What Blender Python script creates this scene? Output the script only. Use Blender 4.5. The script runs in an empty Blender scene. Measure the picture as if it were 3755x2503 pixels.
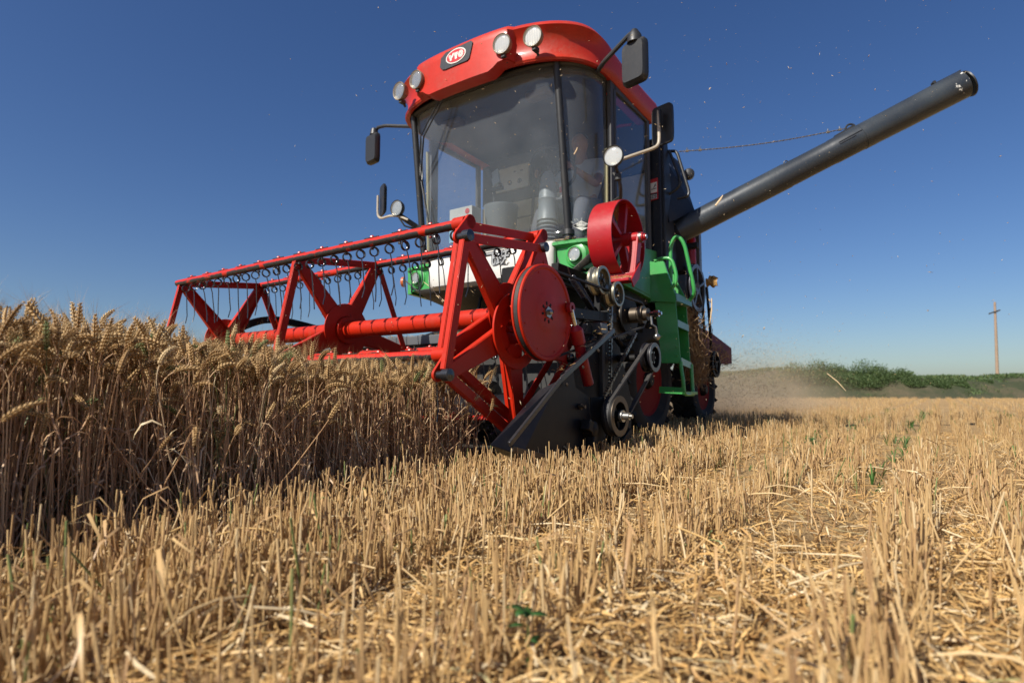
import bpy, math, random
import numpy as np
from mathutils import Vector, Matrix
random.seed(7); rng = np.random.default_rng(11)
sc = bpy.context.scene
COL = sc.collection
U = 1.3                       # metres per modelling unit
PSI = 0.6205                  # heading of the machine
PX, PY = -0.0085, 2.7182      # machine origin: ground below the reel axis at its near end
R = math.radians

# ---------------------------------------------------------------- camera
cam = bpy.data.cameras.new('camera'); co = bpy.data.objects.new('camera', cam); COL.objects.link(co)
co.location = (0, 0, .36*U); co.rotation_euler = (R(90)+.0821, 0, 0)
cam.sensor_width = 36; cam.lens = 21.09; cam.clip_start = .05; cam.clip_end = 5000
cam.dof.use_dof = True; cam.dof.focus_distance = 3.1; cam.dof.aperture_fstop = 2.4
sc.camera = co
# ---------------------------------------------------------------- light
def mdir(v):                  # machine direction -> world
    c, s = math.cos(PSI), math.sin(PSI)
    return Vector((v[0]*c+v[1]*s, -v[0]*s+v[1]*c, v[2]))
SUN = mdir((-.22, -1.08, 1)).normalized()
w = bpy.data.worlds.new('World'); sc.world = w; w.use_nodes = True
nt = w.node_tree; bg = nt.nodes['Background']
sky = nt.nodes.new('ShaderNodeTexSky'); sky.sky_type = 'NISHITA'; sky.sun_disc = False
sky.sun_elevation = math.asin(SUN.z); sky.sun_rotation = math.atan2(SUN.x, SUN.y)
sky.altitude = 300; sky.air_density = 1.0; sky.dust_density = 1.2; sky.ozone_density = 4.2
hs = nt.nodes.new('ShaderNodeHueSaturation'); hs.inputs['Saturation'].default_value = 1.18; hs.inputs['Hue'].default_value = .51
nt.links.new(sky.outputs[0], hs.inputs['Color']); nt.links.new(hs.outputs[0], bg.inputs[0]); bg.inputs[1].default_value = .064
sl = bpy.data.lights.new('sun', 'SUN'); sl.energy = 5.0; sl.angle = R(.53); sl.color = (1, .95, .87)
so = bpy.data.objects.new('sun', sl); COL.objects.link(so); so.rotation_euler = SUN.to_track_quat('Z', 'Y').to_euler()
so.location = (0, 0, 30)
sc.view_settings.view_transform = 'Standard'; sc.view_settings.look = 'None'
sc.view_settings.exposure = .55; sc.view_settings.gamma = 1
sc.cycles.max_bounces = 8; sc.cycles.transparent_max_bounces = 24; sc.cycles.volume_bounces = 1
sc.cycles.volume_step_rate = 2.0

# ---------------------------------------------------------------- materials
MATS = {}
class NT:
    def __init__(s, name):
        s.m = bpy.data.materials.new(name); s.m.use_nodes = True; s.t = s.m.node_tree
        s.b = s.t.nodes['Principled BSDF']; s.out = s.t.nodes['Material Output']; MATS[name] = s.m
    def n(s, typ, **kw):
        x = s.t.nodes.new('ShaderNode'+typ)
        for k, v in kw.items(): setattr(x, k, v)
        return x
    def l(s, a, b): s.t.links.new(a, b)
    def coord(s, scale=1, kind='Object'):
        tc = s.n('TexCoord'); mp = s.n('Mapping'); mp.inputs['Scale'].default_value = scale if hasattr(scale, '__len__') else (scale,)*3
        s.l(tc.outputs[kind], mp.inputs[0]); return mp.outputs[0]
    def noise(s, scale, detail=4, rough=.6, co=None):
        x = s.n('TexNoise'); x.inputs['Scale'].default_value = scale; x.inputs['Detail'].default_value = detail; x.inputs['Roughness'].default_value = rough
        s.l(co if co is not None else s.coord(), x.inputs['Vector']); return x.outputs['Fac']
    def ramp(s, f, a, b, c0=(0, 0, 0), c1=(1, 1, 1)):
        r = s.n('ValToRGB'); e = r.color_ramp.elements
        e[0].position = a; e[1].position = b; e[0].color = (*c0, 1); e[1].color = (*c1, 1)
        s.l(f, r.inputs[0]); return r.outputs[0]
    def math(s, op, a, b=0., c=None):
        x = s.n('Math', operation=op)
        for i, v in enumerate((a, b)):
            if isinstance(v, (int, float)): x.inputs[i].default_value = v
            else: s.l(v, x.inputs[i])
        if c is not None: x.inputs[2].default_value = c
        return x.outputs[0]
    def mix(s, f, a, b):
        x = s.n('Mix', data_type='RGBA')
        if isinstance(f, (int, float)): x.inputs[0].default_value = f
        else: s.l(f, x.inputs[0])
        for i, v in ((6, a), (7, b)):
            if isinstance(v, tuple): x.inputs[i].default_value = (*v, 1)
            else: s.l(v, x.inputs[i])
        return x.outputs[2]
    def bump(s, h, st=.2, dist=.01):
        x = s.n('Bump'); x.inputs['Strength'].default_value = st; x.inputs['Distance'].default_value = dist
        s.l(h, x.inputs['Height']); s.l(x.outputs[0], s.b.inputs['Normal'])
    def nz(s):
        g = s.n('NewGeometry'); sp = s.n('SeparateXYZ'); s.l(g.outputs['Normal'], sp.inputs[0]); return sp.outputs[2]
DUST = (.30, .235, .155)
def paint(name, rgb, rough=.35, dust=.35, metal=0., scratch=0., coat=.25, spec=.5, chip=None):
    k = NT(name); b = k.b
    n1 = k.noise(3.1, 5, .65); n2 = k.noise(38, 6, .7); n3 = k.noise(170, 3, .6)
    dark = tuple(c*.78 for c in rgb)
    col = k.mix(k.ramp(n1, .35, .7), rgb, dark)
    up = k.math('MULTIPLY_ADD', k.nz(), .30, .02)
    m = k.math('MAXIMUM', k.math('MULTIPLY', k.math('ADD', up, k.math('MULTIPLY', k.ramp(n1, .50, .68), .75)), k.ramp(n2, .35, .85)), 0)
    spk = k.ramp(n3, .66, .72)
    m = k.math('MULTIPLY', k.math('ADD', m, k.math('MULTIPLY', spk, .25)), dust)
    m = k.math('MINIMUM', m, .92)
    if chip:
        c = k.ramp(k.noise(24, 8, .75), .63, .66)
        col = k.mix(c, col, chip)
    col = k.mix(m, col, DUST)
    k.l(col, b.inputs['Base Color'])
    rr = k.math('ADD', k.math('MULTIPLY', m, .5), k.math('MULTIPLY_ADD', n2, .18, rough-.09))
    k.l(rr, b.inputs['Roughness'])
    b.inputs['Metallic'].default_value = metal; b.inputs['Coat Weight'].default_value = coat; b.inputs['Coat Roughness'].default_value = .12
    b.inputs['Specular IOR Level'].default_value = spec
    k.bump(k.noise(9, 3, .5), .06, .02)
    return k.m
RED = paint('reel_red_paint', (.46, .017, .003), .46, .20, coat=.04, spec=.25, chip=(.16, .012, .006))
CRIM = paint('crimson_paint', (.36, .007, .011), .38, .20, coat=.10, spec=.4)
ROOF = paint('cab_roof_red', (.46, .027, .011), .40, .34, coat=.12, spec=.3)
GREEN = paint('green_paint', (.045, .31, .068), .40, .42, chip=(.16, .10, .04))
WHITE = paint('white_panel', (.66, .64, .59), .35, .42)
GREY = paint('auger_grey', (.04, .048, .054), .30, .2, coat=.35)
BLACK = paint('black_steel', (.007, .007, .010), .42, .045, coat=0, spec=.2)
DARK = paint('dark_machinery', (.008, .0075, .0075), .55, .12, coat=0, spec=.2)
HULL = paint('dark_hull', (.030, .030, .028), .6, .4, coat=0)
TANK = paint('tank_blue_grey', (.016, .019, .026), .45, .14, coat=.05, spec=.3)
STEEL = paint('bare_steel', (.42, .41, .38), .32, .25, metal=.9, coat=0)
CHROME = paint('bright_chrome', (.75, .75, .76), .14, .08, metal=1, coat=0)
IRON = paint('brown_iron', (.11, .088, .066), .45, .35, metal=.8, coat=0)
ZINC = paint('zinc_plate', (.36, .335, .25), .34, .35, metal=.85, coat=0)
SPRING = paint('spring_steel', (.10, .10, .105), .28, .12, metal=.85, coat=0)
PLASTIC = paint('black_plastic', (.017, .018, .019), .46, .22, coat=0)
RUBBER = paint('rubber', (.018, .017, .016), .75, .35, coat=0, spec=.3)
BELT = paint('belt_rubber', (.022, .021, .021), .6, .35, coat=0)
PIPE = paint('worn_cream_tube', (.42, .36, .27), .5, .4, chip=(.12, .06, .03))
ORANGE = paint('orange_lens', (.55, .13, .03), .3, .3)
INT = paint('cab_interior_beige', (.42, .37, .27), .6, .2, coat=0)
INTD = paint('cab_interior_dark', (.05, .05, .052), .6, .2, coat=0)
INTG = paint('cab_interior_grey', (.17, .19, .20), .45, .15)
HOOD = paint('maroon_hood', (.17, .045, .048), .6, .5, coat=0)
CARD = paint('carton_white', (.46, .46, .44), .6, .15, coat=0)
PALEBLUE = paint('pale_blue', (.22, .45, .60), .5, .1, coat=0)
YELLOW = paint('faded_yellow', (.30, .16, .035), .6, .3, coat=0)
TEAL = paint('step_teal', (.09, .27, .22), .45, .4)
DECAL = paint('decal_white', (.70, .69, .63), .45, .12, coat=0)
DECALK = paint('decal_black', (.02, .02, .022), .45, .15, coat=0)
DECALR = paint('decal_red', (.50, .018, .025), .4, .12, coat=0)
WOODB = paint('dark_wood_block', (.035, .032, .028), .7, .35, coat=0)

def worn_bar():
    k = NT('worn_reel_bar'); b = k.b
    n = k.noise(26, 5, .7); n2 = k.noise(9, 3, .5)
    low = k.math('MULTIPLY_ADD', k.nz(), -1.1, .60)
    m = k.ramp(k.math('ADD', low, k.math('MULTIPLY', k.math('SUBTRACT', n, .5), .9)), .48, .54)
    m = k.math('MULTIPLY', m, k.ramp(n2, .36, .42))
    steel = k.mix(k.noise(90, 3), (.030, .028, .026), (.11, .105, .10))
    k.l(k.mix(m, (.46, .017, .003), steel), b.inputs['Base Color'])
    k.l(k.math('MULTIPLY', m, .7), b.inputs['Metallic']); b.inputs['Roughness'].default_value = .38
    return k.m
BAR = worn_bar()
def auger_mat():
    k = NT('auger_painted'); b = k.b
    at = k.n('Attribute'); at.attribute_name = 'along'
    sp = at.outputs['Fac']
    n = k.noise(5, 6, .7)
    g = k.math('ADD', sp, k.math('MULTIPLY', k.math('SUBTRACT', n, .5), .16))
    m = k.math('MULTIPLY', k.ramp(g, .945, .95), k.ramp(k.noise(2.6, 5, .6), .575, .585))
    patch = k.ramp(k.noise(2.0, 2, .5, k.coord((1, 1, 1))), .42, .60)
    base = k.mix(patch, (.018, .024, .032), (.032, .040, .047))
    dusty = k.mix(k.math('MULTIPLY', k.ramp(k.noise(60, 5, .7), .4, .8), .06), base, DUST)
    k.l(k.mix(m, dusty, (.62, .61, .56)), b.inputs['Base Color'])
    b.inputs['Roughness'].default_value = .40; b.inputs['Specular IOR Level'].default_value = .4
    b.inputs['Coat Weight'].default_value = .12; b.inputs['Coat Roughness'].default_value = .2
    k.bump(k.noise(7, 4, .6), .12, .02)
    return k.m
AUGM = auger_mat()
def glass(name, dustlo, dusthi, tint=(.94, .955, .96)):
    k = NT(name); t = k.t; t.nodes.remove(k.b)
    tr = k.n('BsdfTransparent'); tr.inputs[0].default_value = (*tint, 1)
    gl = k.n('BsdfGlossy'); gl.inputs['Roughness'].default_value = .05; gl.inputs[0].default_value = (1, 1, 1, 1)
    df = k.n('BsdfDiffuse'); df.inputs[0].default_value = (.35, .37, .39, 1)
    lw = k.n('LayerWeight'); lw.inputs[0].default_value = .5
    fr = k.math('MULTIPLY_ADD', k.math('POWER', lw.outputs['Facing'], 4.), .6, .03)
    m1 = k.n('MixShader'); k.l(fr, m1.inputs[0]); k.l(tr.outputs[0], m1.inputs[1]); k.l(gl.outputs[0], m1.inputs[2])
    a = k.noise(2.2, 5, .6)
    f = k.math('ADD', k.math('MULTIPLY', k.ramp(a, .3, .75), dusthi-dustlo), dustlo)
    m2 = k.n('MixShader'); k.l(f, m2.inputs[0]); k.l(m1.outputs[0], m2.inputs[1]); k.l(df.outputs[0], m2.inputs[2])
    k.l(m2.outputs[0], k.out.inputs[0]); return k.m
GLASS = glass('dusty_windscreen_glass', .04, .105)
GLASS2 = glass('door_glass', .010, .03)
def lens():
    k = NT('lamp_glass'); t = k.t; t.nodes.remove(k.b)
    tr = k.n('BsdfTransparent'); tr.inputs[0].default_value = (.93, .93, .90, 1); gl = k.n('BsdfGlossy'); gl.inputs['Roughness'].default_value = .04
    df = k.n('BsdfDiffuse'); df.inputs[0].default_value = (.72, .66, .54, 1)
    lw = k.n('LayerWeight'); lw.inputs[0].default_value = .5
    m1 = k.n('MixShader'); k.l(k.math('MULTIPLY_ADD', k.math('POWER', lw.outputs['Facing'], 3.), .5, .05), m1.inputs[0]); k.l(tr.outputs[0], m1.inputs[1]); k.l(gl.outputs[0], m1.inputs[2])
    m2 = k.n('MixShader'); k.l(k.math('MULTIPLY_ADD', k.noise(30, 4, .7), .14, .05), m2.inputs[0]); k.l(m1.outputs[0], m2.inputs[1]); k.l(df.outputs[0], m2.inputs[2]); k.l(m2.outputs[0], k.out.inputs[0])
    return k.m
LENS = lens()
def reflector():
    k = NT('lamp_reflector'); b = k.b; b.inputs['Base Color'].default_value = (.86, .82, .72, 1); b.inputs['Metallic'].default_value = 1; b.inputs['Roughness'].default_value = .24
    wv = k.n('TexWave'); wv.inputs['Scale'].default_value = 14; wv.inputs['Distortion'].default_value = .3; k.l(k.coord(1, 'Object'), wv.inputs[0]); k.bump(wv.outputs['Fac'], .05, .006); return k.m
REFL = reflector()
def veg(name, stops, rough=.55, sss=0., bright=1.):
    """colour by the per-blade attribute 'rnd' (what the plant itself looks like)"""
    k = NT(name); b = k.b
    at = k.n('Attribute'); at.attribute_name = 'rnd'
    r = k.n('ValToRGB'); e = r.color_ramp.elements
    while len(e) < len(stops): e.new(.5)
    for q, (p, c) in zip(e, stops): q.position = p; q.color = (*[min(1, v*bright) for v in c], 1)
    k.l(at.outputs['Fac'], r.inputs[0])
    nn = k.noise(150, 2, .5)
    col = k.mix(k.math('MULTIPLY', k.ramp(nn, .35, .7), .35), r.outputs[0], tuple(v*.6 for v in stops[len(stops)//2][1]))
    k.l(col, b.inputs['Base Color']); b.inputs['Roughness'].default_value = rough
    b.inputs['Specular IOR Level'].default_value = .35
    if sss:
        tl = k.n('BsdfTranslucent'); k.l(col, tl.inputs[0]); mx = k.n('MixShader'); mx.inputs[0].default_value = sss
        k.l(b.outputs[0], mx.inputs[1]); k.l(tl.outputs[0], mx.inputs[2]); k.l(mx.outputs[0], k.out.inputs[0])
    return k.m
STRAW = veg('wheat_straw', [(0, (.24, .12, .06)), (.25, (.48, .275, .145)), (.55, (.68, .42, .225)), (.80, (.76, .52, .30)), (.93, (.82, .63, .39)), (.955, (.30, .30, .09)), (1, (.10, .15, .045))], .5, .15, 1.0)
STUB = veg('stubble_straw', [(0, (.30, .165, .075)), (.25, (.48, .29, .135)), (.55, (.60, .385, .16)), (.80, (.71, .49, .235)), (.95, (.78, .61, .36)), (.965, (.25, .29, .10)), (1, (.10, .18, .05))], .45, .14, .92)
LITTER = veg('straw_litter', [(0, (.30, .15, .05)), (.4, (.60, .35, .12)), (.75, (.76, .50, .20)), (.96, (.86, .70, .44)), (1, (.20, .22, .06))], .5, .14, .88)
LEAF = veg('bush_leaves', [(0, (.026, .044, .014)), (.5, (.050, .082, .026)), (.85, (.080, .118, .040)), (1, (.12, .13, .045))], .6, .3, 1.5)
WEED = veg('green_weed', [(0, (.03, .10, .02)), (1, (.08, .20, .04))], .5, .3)
CHAFF = veg('chaff', [(0, (.45, .30, .14)), (.7, (.70, .52, .30)), (1, (.85, .72, .50))], .5, .3)
HEAP = veg('dusty_straw_heap', [(0, (.13, .075, .035)), (.6, (.34, .21, .10)), (1, (.56, .38, .20))], .7)

# ---------------------------------------------------------------- mesh helpers
class MB:
    def __init__(s): s.v = []; s.f = []
    def add(s, vs, fs):
        o = len(s.v); s.v += [tuple(x) for x in vs]; s.f += [tuple(i+o for i in f) for f in fs]; return s
    def box(s, c, d, rot=None):
        hx, hy, hz = d[0]/2, d[1]/2, d[2]/2
        vs = [Vector((x*hx, y*hy, z*hz)) for x in (-1, 1) for y in (-1, 1) for z in (-1, 1)]
        if rot: vs = [rot @ q for q in vs]
        return s.add([q+Vector(c) for q in vs], [(0, 1, 3, 2), (4, 6, 7, 5), (0, 4, 5, 1), (2, 3, 7, 6), (0, 2, 6, 4), (1, 5, 7, 3)])
    def bar(s, p, q, w, h, up=(0, 0, 1), w2=None, h2=None):
        """beam from p to q, w across, h along up, tapering to w2, h2"""
        p, q = Vector(p), Vector(q); d = (q-p).normalized(); x = d.cross(Vector(up)).normalized(); z = x.cross(d).normalized()
        w2 = w if w2 is None else w2; h2 = h if h2 is None else h2
        vs = [p+x*a*w/2+z*b*h/2 for a, b in ((-1, -1), (1, -1), (1, 1), (-1, 1))]+[q+x*a*w2/2+z*b*h2/2 for a, b in ((-1, -1), (1, -1), (1, 1), (-1, 1))]
        return s.add(vs, [(3, 2, 1, 0), (4, 5, 6, 7), (0, 1, 5, 4), (1, 2, 6, 5), (2, 3, 7, 6), (3, 0, 4, 7)])
    def prism(s, poly, axis, a, b):
        """polygon (2-D in the other two axes, in order) extruded along axis from a to b"""
        n = len(poly); o = [i for i in range(3) if i != axis]
        vs = []
        for t in (a, b):
            for p in poly:
                q = [0, 0, 0]; q[axis] = t; q[o[0]], q[o[1]] = p; vs.append(q)
        fs = [tuple(range(n)), tuple(range(2*n-1, n-1, -1))]+[(i, i+n, (i+1) % n+n, (i+1) % n) for i in range(n)]
        return s.add(vs, fs)
    def slab(s, pts, th, nrm=None):
        """flat polygon in space given a thickness along its normal"""
        P = [Vector(p) for p in pts]; n = Vector(nrm) if nrm else (P[1]-P[0]).cross(P[2]-P[0]).normalized(); k = len(P)
        vs = [p+n*th/2 for p in P]+[p-n*th/2 for p in P]
        return s.add(vs, [tuple(range(k)), tuple(range(2*k-1, k-1, -1))]+[(i, i+k, (i+1) % k+k, (i+1) % k) for i in range(k)])
    def tube(s, pts, r, n=10, cap=True, closed=False):
        P = [Vector(p) for p in pts]; k = len(P); rs = r if hasattr(r, '__len__') else [r]*k
        prev = None; vs = []
        for i in range(k):
            if closed: d = P[(i+1) % k]-P[i-1]
            else: d = (P[min(i+1, k-1)]-P[max(i-1, 0)])
            d.normalize()
            if prev is None:
                x = d.orthogonal().normalized()
            else:
                x = (prev-d*prev.dot(d)).normalized()
            prev = x; y = d.cross(x)
            vs += [P[i]+(x*math.cos(a)+y*math.sin(a))*rs[i] for a in [2*math.pi*j/n for j in range(n)]]
        fs = []
        for i in range(k if closed else k-1):
            a, b = i*n, ((i+1) % k)*n
            fs += [(a+j, a+(j+1) % n, b+(j+1) % n, b+j) for j in range(n)]
        if cap and not closed: fs += [tuple(range(n-1, -1, -1)), tuple((k-1)*n+j for j in range(n))]
        return s.add(vs, fs)
    def lathe(s, prof, c, axis=(1, 0, 0), n=32, loop=False):
        """profile of (distance along the axis, radius); loop closes it into a ring"""
        ax = Vector(axis).normalized(); x = ax.orthogonal().normalized(); y = ax.cross(x); C = Vector(c); vs = []; k = len(prof)
        for h, r in prof: vs += [C+ax*h+(x*math.cos(2*math.pi*j/n)+y*math.sin(2*math.pi*j/n))*max(r, 1e-4) for j in range(n)]
        fs = []
        for i in range(k if loop else k-1):
            a, b = i*n, ((i+1) % k)*n
            fs += [(a+j, a+(j+1) % n, b+(j+1) % n, b+j) for j in range(n)]
        if not loop: fs += [tuple(range(n-1, -1, -1)), tuple((k-1)*n+j for j in range(n))]
        return s.add(vs, fs)
    def ring(s, c, ro, ri, w, axis=(1, 0, 0), n=40):
        return s.lathe([(-w/2, ri), (-w/2, ro), (w/2, ro), (w/2, ri)], c, axis, n, True)
    def grid(s, rows, close=False):
        """rows of equally many points joined into a surface"""
        n = len(rows[0]); vs = [p for r in rows for p in r]; fs = []
        for i in range(len(rows)-1):
            for j in range(n if close else n-1):
                fs.append((i*n+j, i*n+(j+1) % n, (i+1)*n+(j+1) % n, (i+1)*n+j))
        return s.add(vs, fs)
def arc(c, r, a0, a1, n, u, v):
    C, u, v = Vector(c), Vector(u), Vector(v)
    return [C+u*r*math.cos(a0+(a1-a0)*i/n)+v*r*math.sin(a0+(a1-a0)*i/n) for i in range(n+1)]
def smoothpath(pts, r=.05, n=5):
    """polyline with rounded corners"""
    P = [Vector(p) for p in pts]; out = [P[0]]
    for a, b, c in zip(P, P[1:], P[2:]):
        d1 = min(r, (a-b).length*.45); d2 = min(r, (c-b).length*.45)
        p, q = b+(a-b).normalized()*d1, b+(c-b).normalized()*d2
        for i in range(n+1):
            t = i/n; out.append(p*(1-t)**2+b*2*t*(1-t)+q*t*t)
    return out+[P[-1]]
import bmesh
def obj(name, mb, mat, parent=None, bevel=0., smooth=35, solid=0.):
    me = bpy.data.meshes.new(name)
    me.from_pydata([(x*U, y*U, z*U) for x, y, z in mb.v], [], mb.f)
    bm = bmesh.new(); bm.from_mesh(me); bmesh.ops.recalc_face_normals(bm, faces=bm.faces); bm.to_mesh(me); bm.free()
    if smooth:
        me.shade_smooth(); me.set_sharp_from_angle(angle=R(smooth))
    o = bpy.data.objects.new(name, me); COL.objects.link(o); me.materials.append(mat)
    if parent is not None: o.parent = parent
    if solid:
        m = o.modifiers.new('s', 'SOLIDIFY'); m.thickness = solid*U; m.offset = 0
    if bevel:
        m = o.modifiers.new('b', 'BEVEL'); m.width = bevel*U; m.segments = 2; m.limit_method = 'ANGLE'; m.angle_limit = R(40)
    return o
def tag(o, label=None, cat=None, group=None, kind=None):
    for k, v in (('label', label), ('category', cat), ('group', group), ('kind', kind)):
        if v: o[k] = v
    return o
def place(o):                # stands in the machine's own coordinates
    o.location = (PX*U, PY*U, 0); o.rotation_euler = (0, 0, -PSI); return o
def dup(o, parent, loc=(0, 0, 0)):
    c = o.copy(); COL.objects.link(c); c.parent = parent; c.location = loc
    for ch in o.children:
        d = ch.copy(); COL.objects.link(d); d.parent = c
    return c
def text_mesh(s, size, shear=0., bold=0.):
    cu = bpy.data.curves.new('t', 'FONT'); cu.body = s; cu.size = size; cu.align_x = 'CENTER'; cu.align_y = 'CENTER'; cu.extrude = size*.03; cu.shear = shear; cu.offset = bold
    o = bpy.data.objects.new('t', cu); COL.objects.link(o); bpy.context.view_layer.update()
    me = bpy.data.meshes.new_from_object(o.evaluated_get(bpy.context.evaluated_depsgraph_get()))
    V = [tuple(v.co) for v in me.vertices]; F = [tuple(p.vertices) for p in me.polygons]
    bpy.data.objects.remove(o); bpy.data.curves.remove(cu); bpy.data.meshes.remove(me)
    return V, F
def onplane(c, u, v):        # (a, b, h) -> space, with u, v the plane's axes
    C, u, v = Vector(c), Vector(u).normalized(), Vector(v).normalized(); n = u.cross(v)
    return lambda a, b, h=0.: C+u*a+v*b+n*h
def textmb(s, size, fn, **kw):
    V, F = text_mesh(s, size, **kw); return MB().add([fn(x, y, z) for x, y, z in V], F)
def flat(mb, fn, poly, h0, h1):
    n = len(poly); vs = [fn(x, y, h0) for x, y in poly]+[fn(x, y, h1) for x, y in poly]
    return mb.add(vs, [tuple(range(n-1, -1, -1)), tuple(range(n, 2*n))]+[(i, (i+1) % n, (i+1) % n+n, i+n) for i in range(n)])
# ================================================================ combine harvester
H = bpy.data.objects.new('combine_harvester', None); COL.objects.link(H); place(H)
tag(H, 'green and red combine harvester cutting the edge of the standing wheat', 'combine harvester')
# ---------------------------------------------------------------- reel
AZ, RR, PH = .701, .4825, R(42.4)
XE = -2.4; XM = -1.148
def rp(k, r=RR, x=0., dy=0., dz=0.):          # point on reel arm k
    a = PH+R(k); return (x, -math.sin(a)*r+dy, AZ+math.cos(a)*r+dz)
ARMS = [0, -72, 72, 144, -144]
reel = obj('reel_shaft', MB().lathe([(-2.47, .03), (-2.47, .046), (0, .046), (.06, .046), (.06, .028), (.155, .028)], (0, 0, AZ), n=28), RED, H)
def star(name, x, dy=0., dz=0., disc=True, side=1):
    m = MB()
    for k in ARMS:
        a = PH+R(k); d = Vector((0, -math.sin(a), math.cos(a))); t = Vector((0, -math.cos(a), -math.sin(a)))
        p, q = Vector(rp(k, .055, x, dy, dz)), Vector(rp(k, RR-.012, x, dy, dz))
        w0, w1, th, fl = .052, .026, .007, .034
        # folded channel: a web and two lips
        for s0, s1 in ((1, 1),):
            m.slab([p-t*w0, q-t*w1, q+t*w1, p+t*w0], th, (1, 0, 0))
        for sg in (-1, 1):
            P, Q = p+t*w0*sg, q+t*w1*sg; e = Vector((-side*fl, 0, 0))
            m.slab([P, Q, Q+e*.7, P+e], .006)
    if disc: m.ring((x+.006*side, dy, AZ+dz), .152, .080, .007, n=48); m.ring((x, dy, AZ+dz), .075, .046, .05, n=32)
    o = obj(name, m, RED, reel, .0015)
    for k in ARMS:                              # links round the rim
        a, b = Vector(rp(k, RR, x, dy, dz)), Vector(rp(k-72, RR, x, dy, dz)); mid = (a+b)/2; out = (mid-Vector((x, dy, AZ+dz))).normalized()
        l = MB(); d = (b-a).normalized()
        l.slab([a+d*.01-out*.026, b-d*.01-out*.026, b-d*.01+out*.012, a+d*.01+out*.012], .006, (1, 0, 0))
        l.slab([a+d*.02+out*.012, b-d*.02+out*.012, b-d*.02+out*.012-Vector((side*.022, 0, 0)), a+d*.02+out*.012-Vector((side*.022, 0, 0))], .005)
        obj('rim_link', l, RED, reel, .0012)
    return o
star('reel_star', -.012); star('reel_star', XM); star('reel_star', XE, side=-1)
EY, EZ = -.078, -.082
star('eccentric_star', .075, EY, EZ, disc=False)
er = MB().ring((.088, EY, AZ+EZ), .166, .118, .010, n=56); obj('eccentric_ring', er, RED, reel, .0015)
for k in ARMS:                                  # cranks that tie the bars to the eccentric star
    a, b = Vector(rp(k, RR, .03)), Vector(rp(k, RR, .075, EY, EZ))
    m = MB(); d = Vector((0, b.y-a.y, b.z-a.z)); L = d.length; d.normalize(); t = Vector((0, -d.z, d.y)); X = Vector((1, 0, 0))
    prof = [a+t*.030*math.cos(q)-d*.030*math.sin(q) for q in np.linspace(math.pi, 0, 9)[::-1]]
    e = Vector((a.x, b.y, b.z)); prof += [e+t*.026*math.cos(q)+d*.026*math.sin(q) for q in np.linspace(math.pi, 0, 9)]
    m.slab(prof, .012, (1, 0, 0)); obj('crank_plate', m, RED, reel, .0015)
    m = MB().lathe([(-.02, .016), (.018, .016), (.018, .024), (.05, .024), (.05, .019), (.056, .0)], (.048, b.y, b.z), n=20)
    obj('crank_pin', m, SPRING, reel, .001)
    m = MB().lathe([(-.05, .029), (.012, .029)], (.0, a.y, a.z), n=20).lathe([(.0, .031), (.014, .031), (.014, .012)], (.022, a.y, a.z), n=20)
    obj('bar_bush', m, RED, reel, .001)
for k in ARMS:
    a = rp(k); m = MB().lathe([(XE-.035, .021), (.03, .021)], (0, a[1], a[2]), n=18)
    nb = 12
    for i in range(nb):                         # clamp bolts
        x = -.10-(i+.5)*(2.25/nb)
        m.lathe([(-.034, .004), (-.034, .009), (-.026, .009), (-.026, .005), (.024, .005), (.024, .012), (.030, .010), (.034, .004)], (x, a[1], a[2]), (0, 0, 1), 8)
        m.bar((x-.05, a[1]-.004, a[2]+.0235), (x+.05, a[1]-.004, a[2]+.0235), .004, .004)
    obj('reel_bar', m, BAR, reel)
def tine_mb(sd):
    m = MB(); p = []
    r = .021; y0 = -.010
    for i in range(31):                         # coil of two and a half turns seen end-on from the side
        t = i/30*2.5*2*math.pi
        p.append((y0*0-.012+.018*(i/30), math.sin(t)*r, -.046+math.cos(t)*r))
    p = [(p[0][0], .0, -.016), ]+p
    e = p[-1]; L = .205*(1+.06*sd)
    p += [(e[0]+.003, e[1]+.006, e[2]-.03), (e[0]+.006, .012, e[2]-L*.55), (e[0]+.008, .016, e[2]-L*.75), (e[0]+.016, .006+.01*sd, e[2]-L)]
    return m.tube(p, .0029, 6)
tines = [obj('tine', tine_mb(s), SPRING, reel) for s in (-.6, .1, .8)]
first = [True]*3; cnt = {0: 24, -72: 24, 72: 22, 144: 14, -144: 14}
for k in ARMS:
    a = rp(k); n = cnt[k]
    for i in range(n):
        v = random.randrange(3); t = tines[v]
        loc = Vector((-.055-i*(2.27/23), a[1], a[2]))*U
        if first[v]: first[v] = False; o = t
        else: o = t.copy(); COL.objects.link(o)
        o.location = loc; o.rotation_euler = (random.uniform(-.07, .07)+(.12 if k == -144 else 0), random.uniform(-.10, .10), random.uniform(-.35, .25))
# reel drive pulley with its belt
px = .178
m = MB().lathe([(-.024, .0), (-.024, .196), (-.022, .212), (-.014, .212), (-.008, .198), (.006, .198), (.012, .213), (.021, .213), (.024, .208), (.024, .197), (.019, .190), (.019, .100), (.021, .085), (.024, .060), (.024, .0)], (px, 0, AZ), n=72)
pul = obj('reel_pulley', m, RED, H, smooth=28)
m = MB().lathe([(.024, .0), (.024, .026), (.032, .026), (.032, .012), (.044, .012), (.046, .008), (.05, .0)], (px, 0, AZ), n=6); obj('hub_nut', m, STEEL, pul)
m = MB()
for i in range(8): a = i*math.pi/4+.2; m.box((px+.0245, math.cos(a)*.040, AZ+math.sin(a)*.040), (.003, .016, .010), Matrix.Rotation(a, 3, 'X'))
obj('hub_splines', m, DARK, pul, .001)
m = MB()
for i in range(8):
    a = i*math.pi/4+.35; m.lathe([(.018, .004), (.0215, .004), (.022, .0)], (px, math.cos(a)*.178, AZ+math.sin(a)*.178), n=8)
obj('rivets', m, RED, pul)
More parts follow.
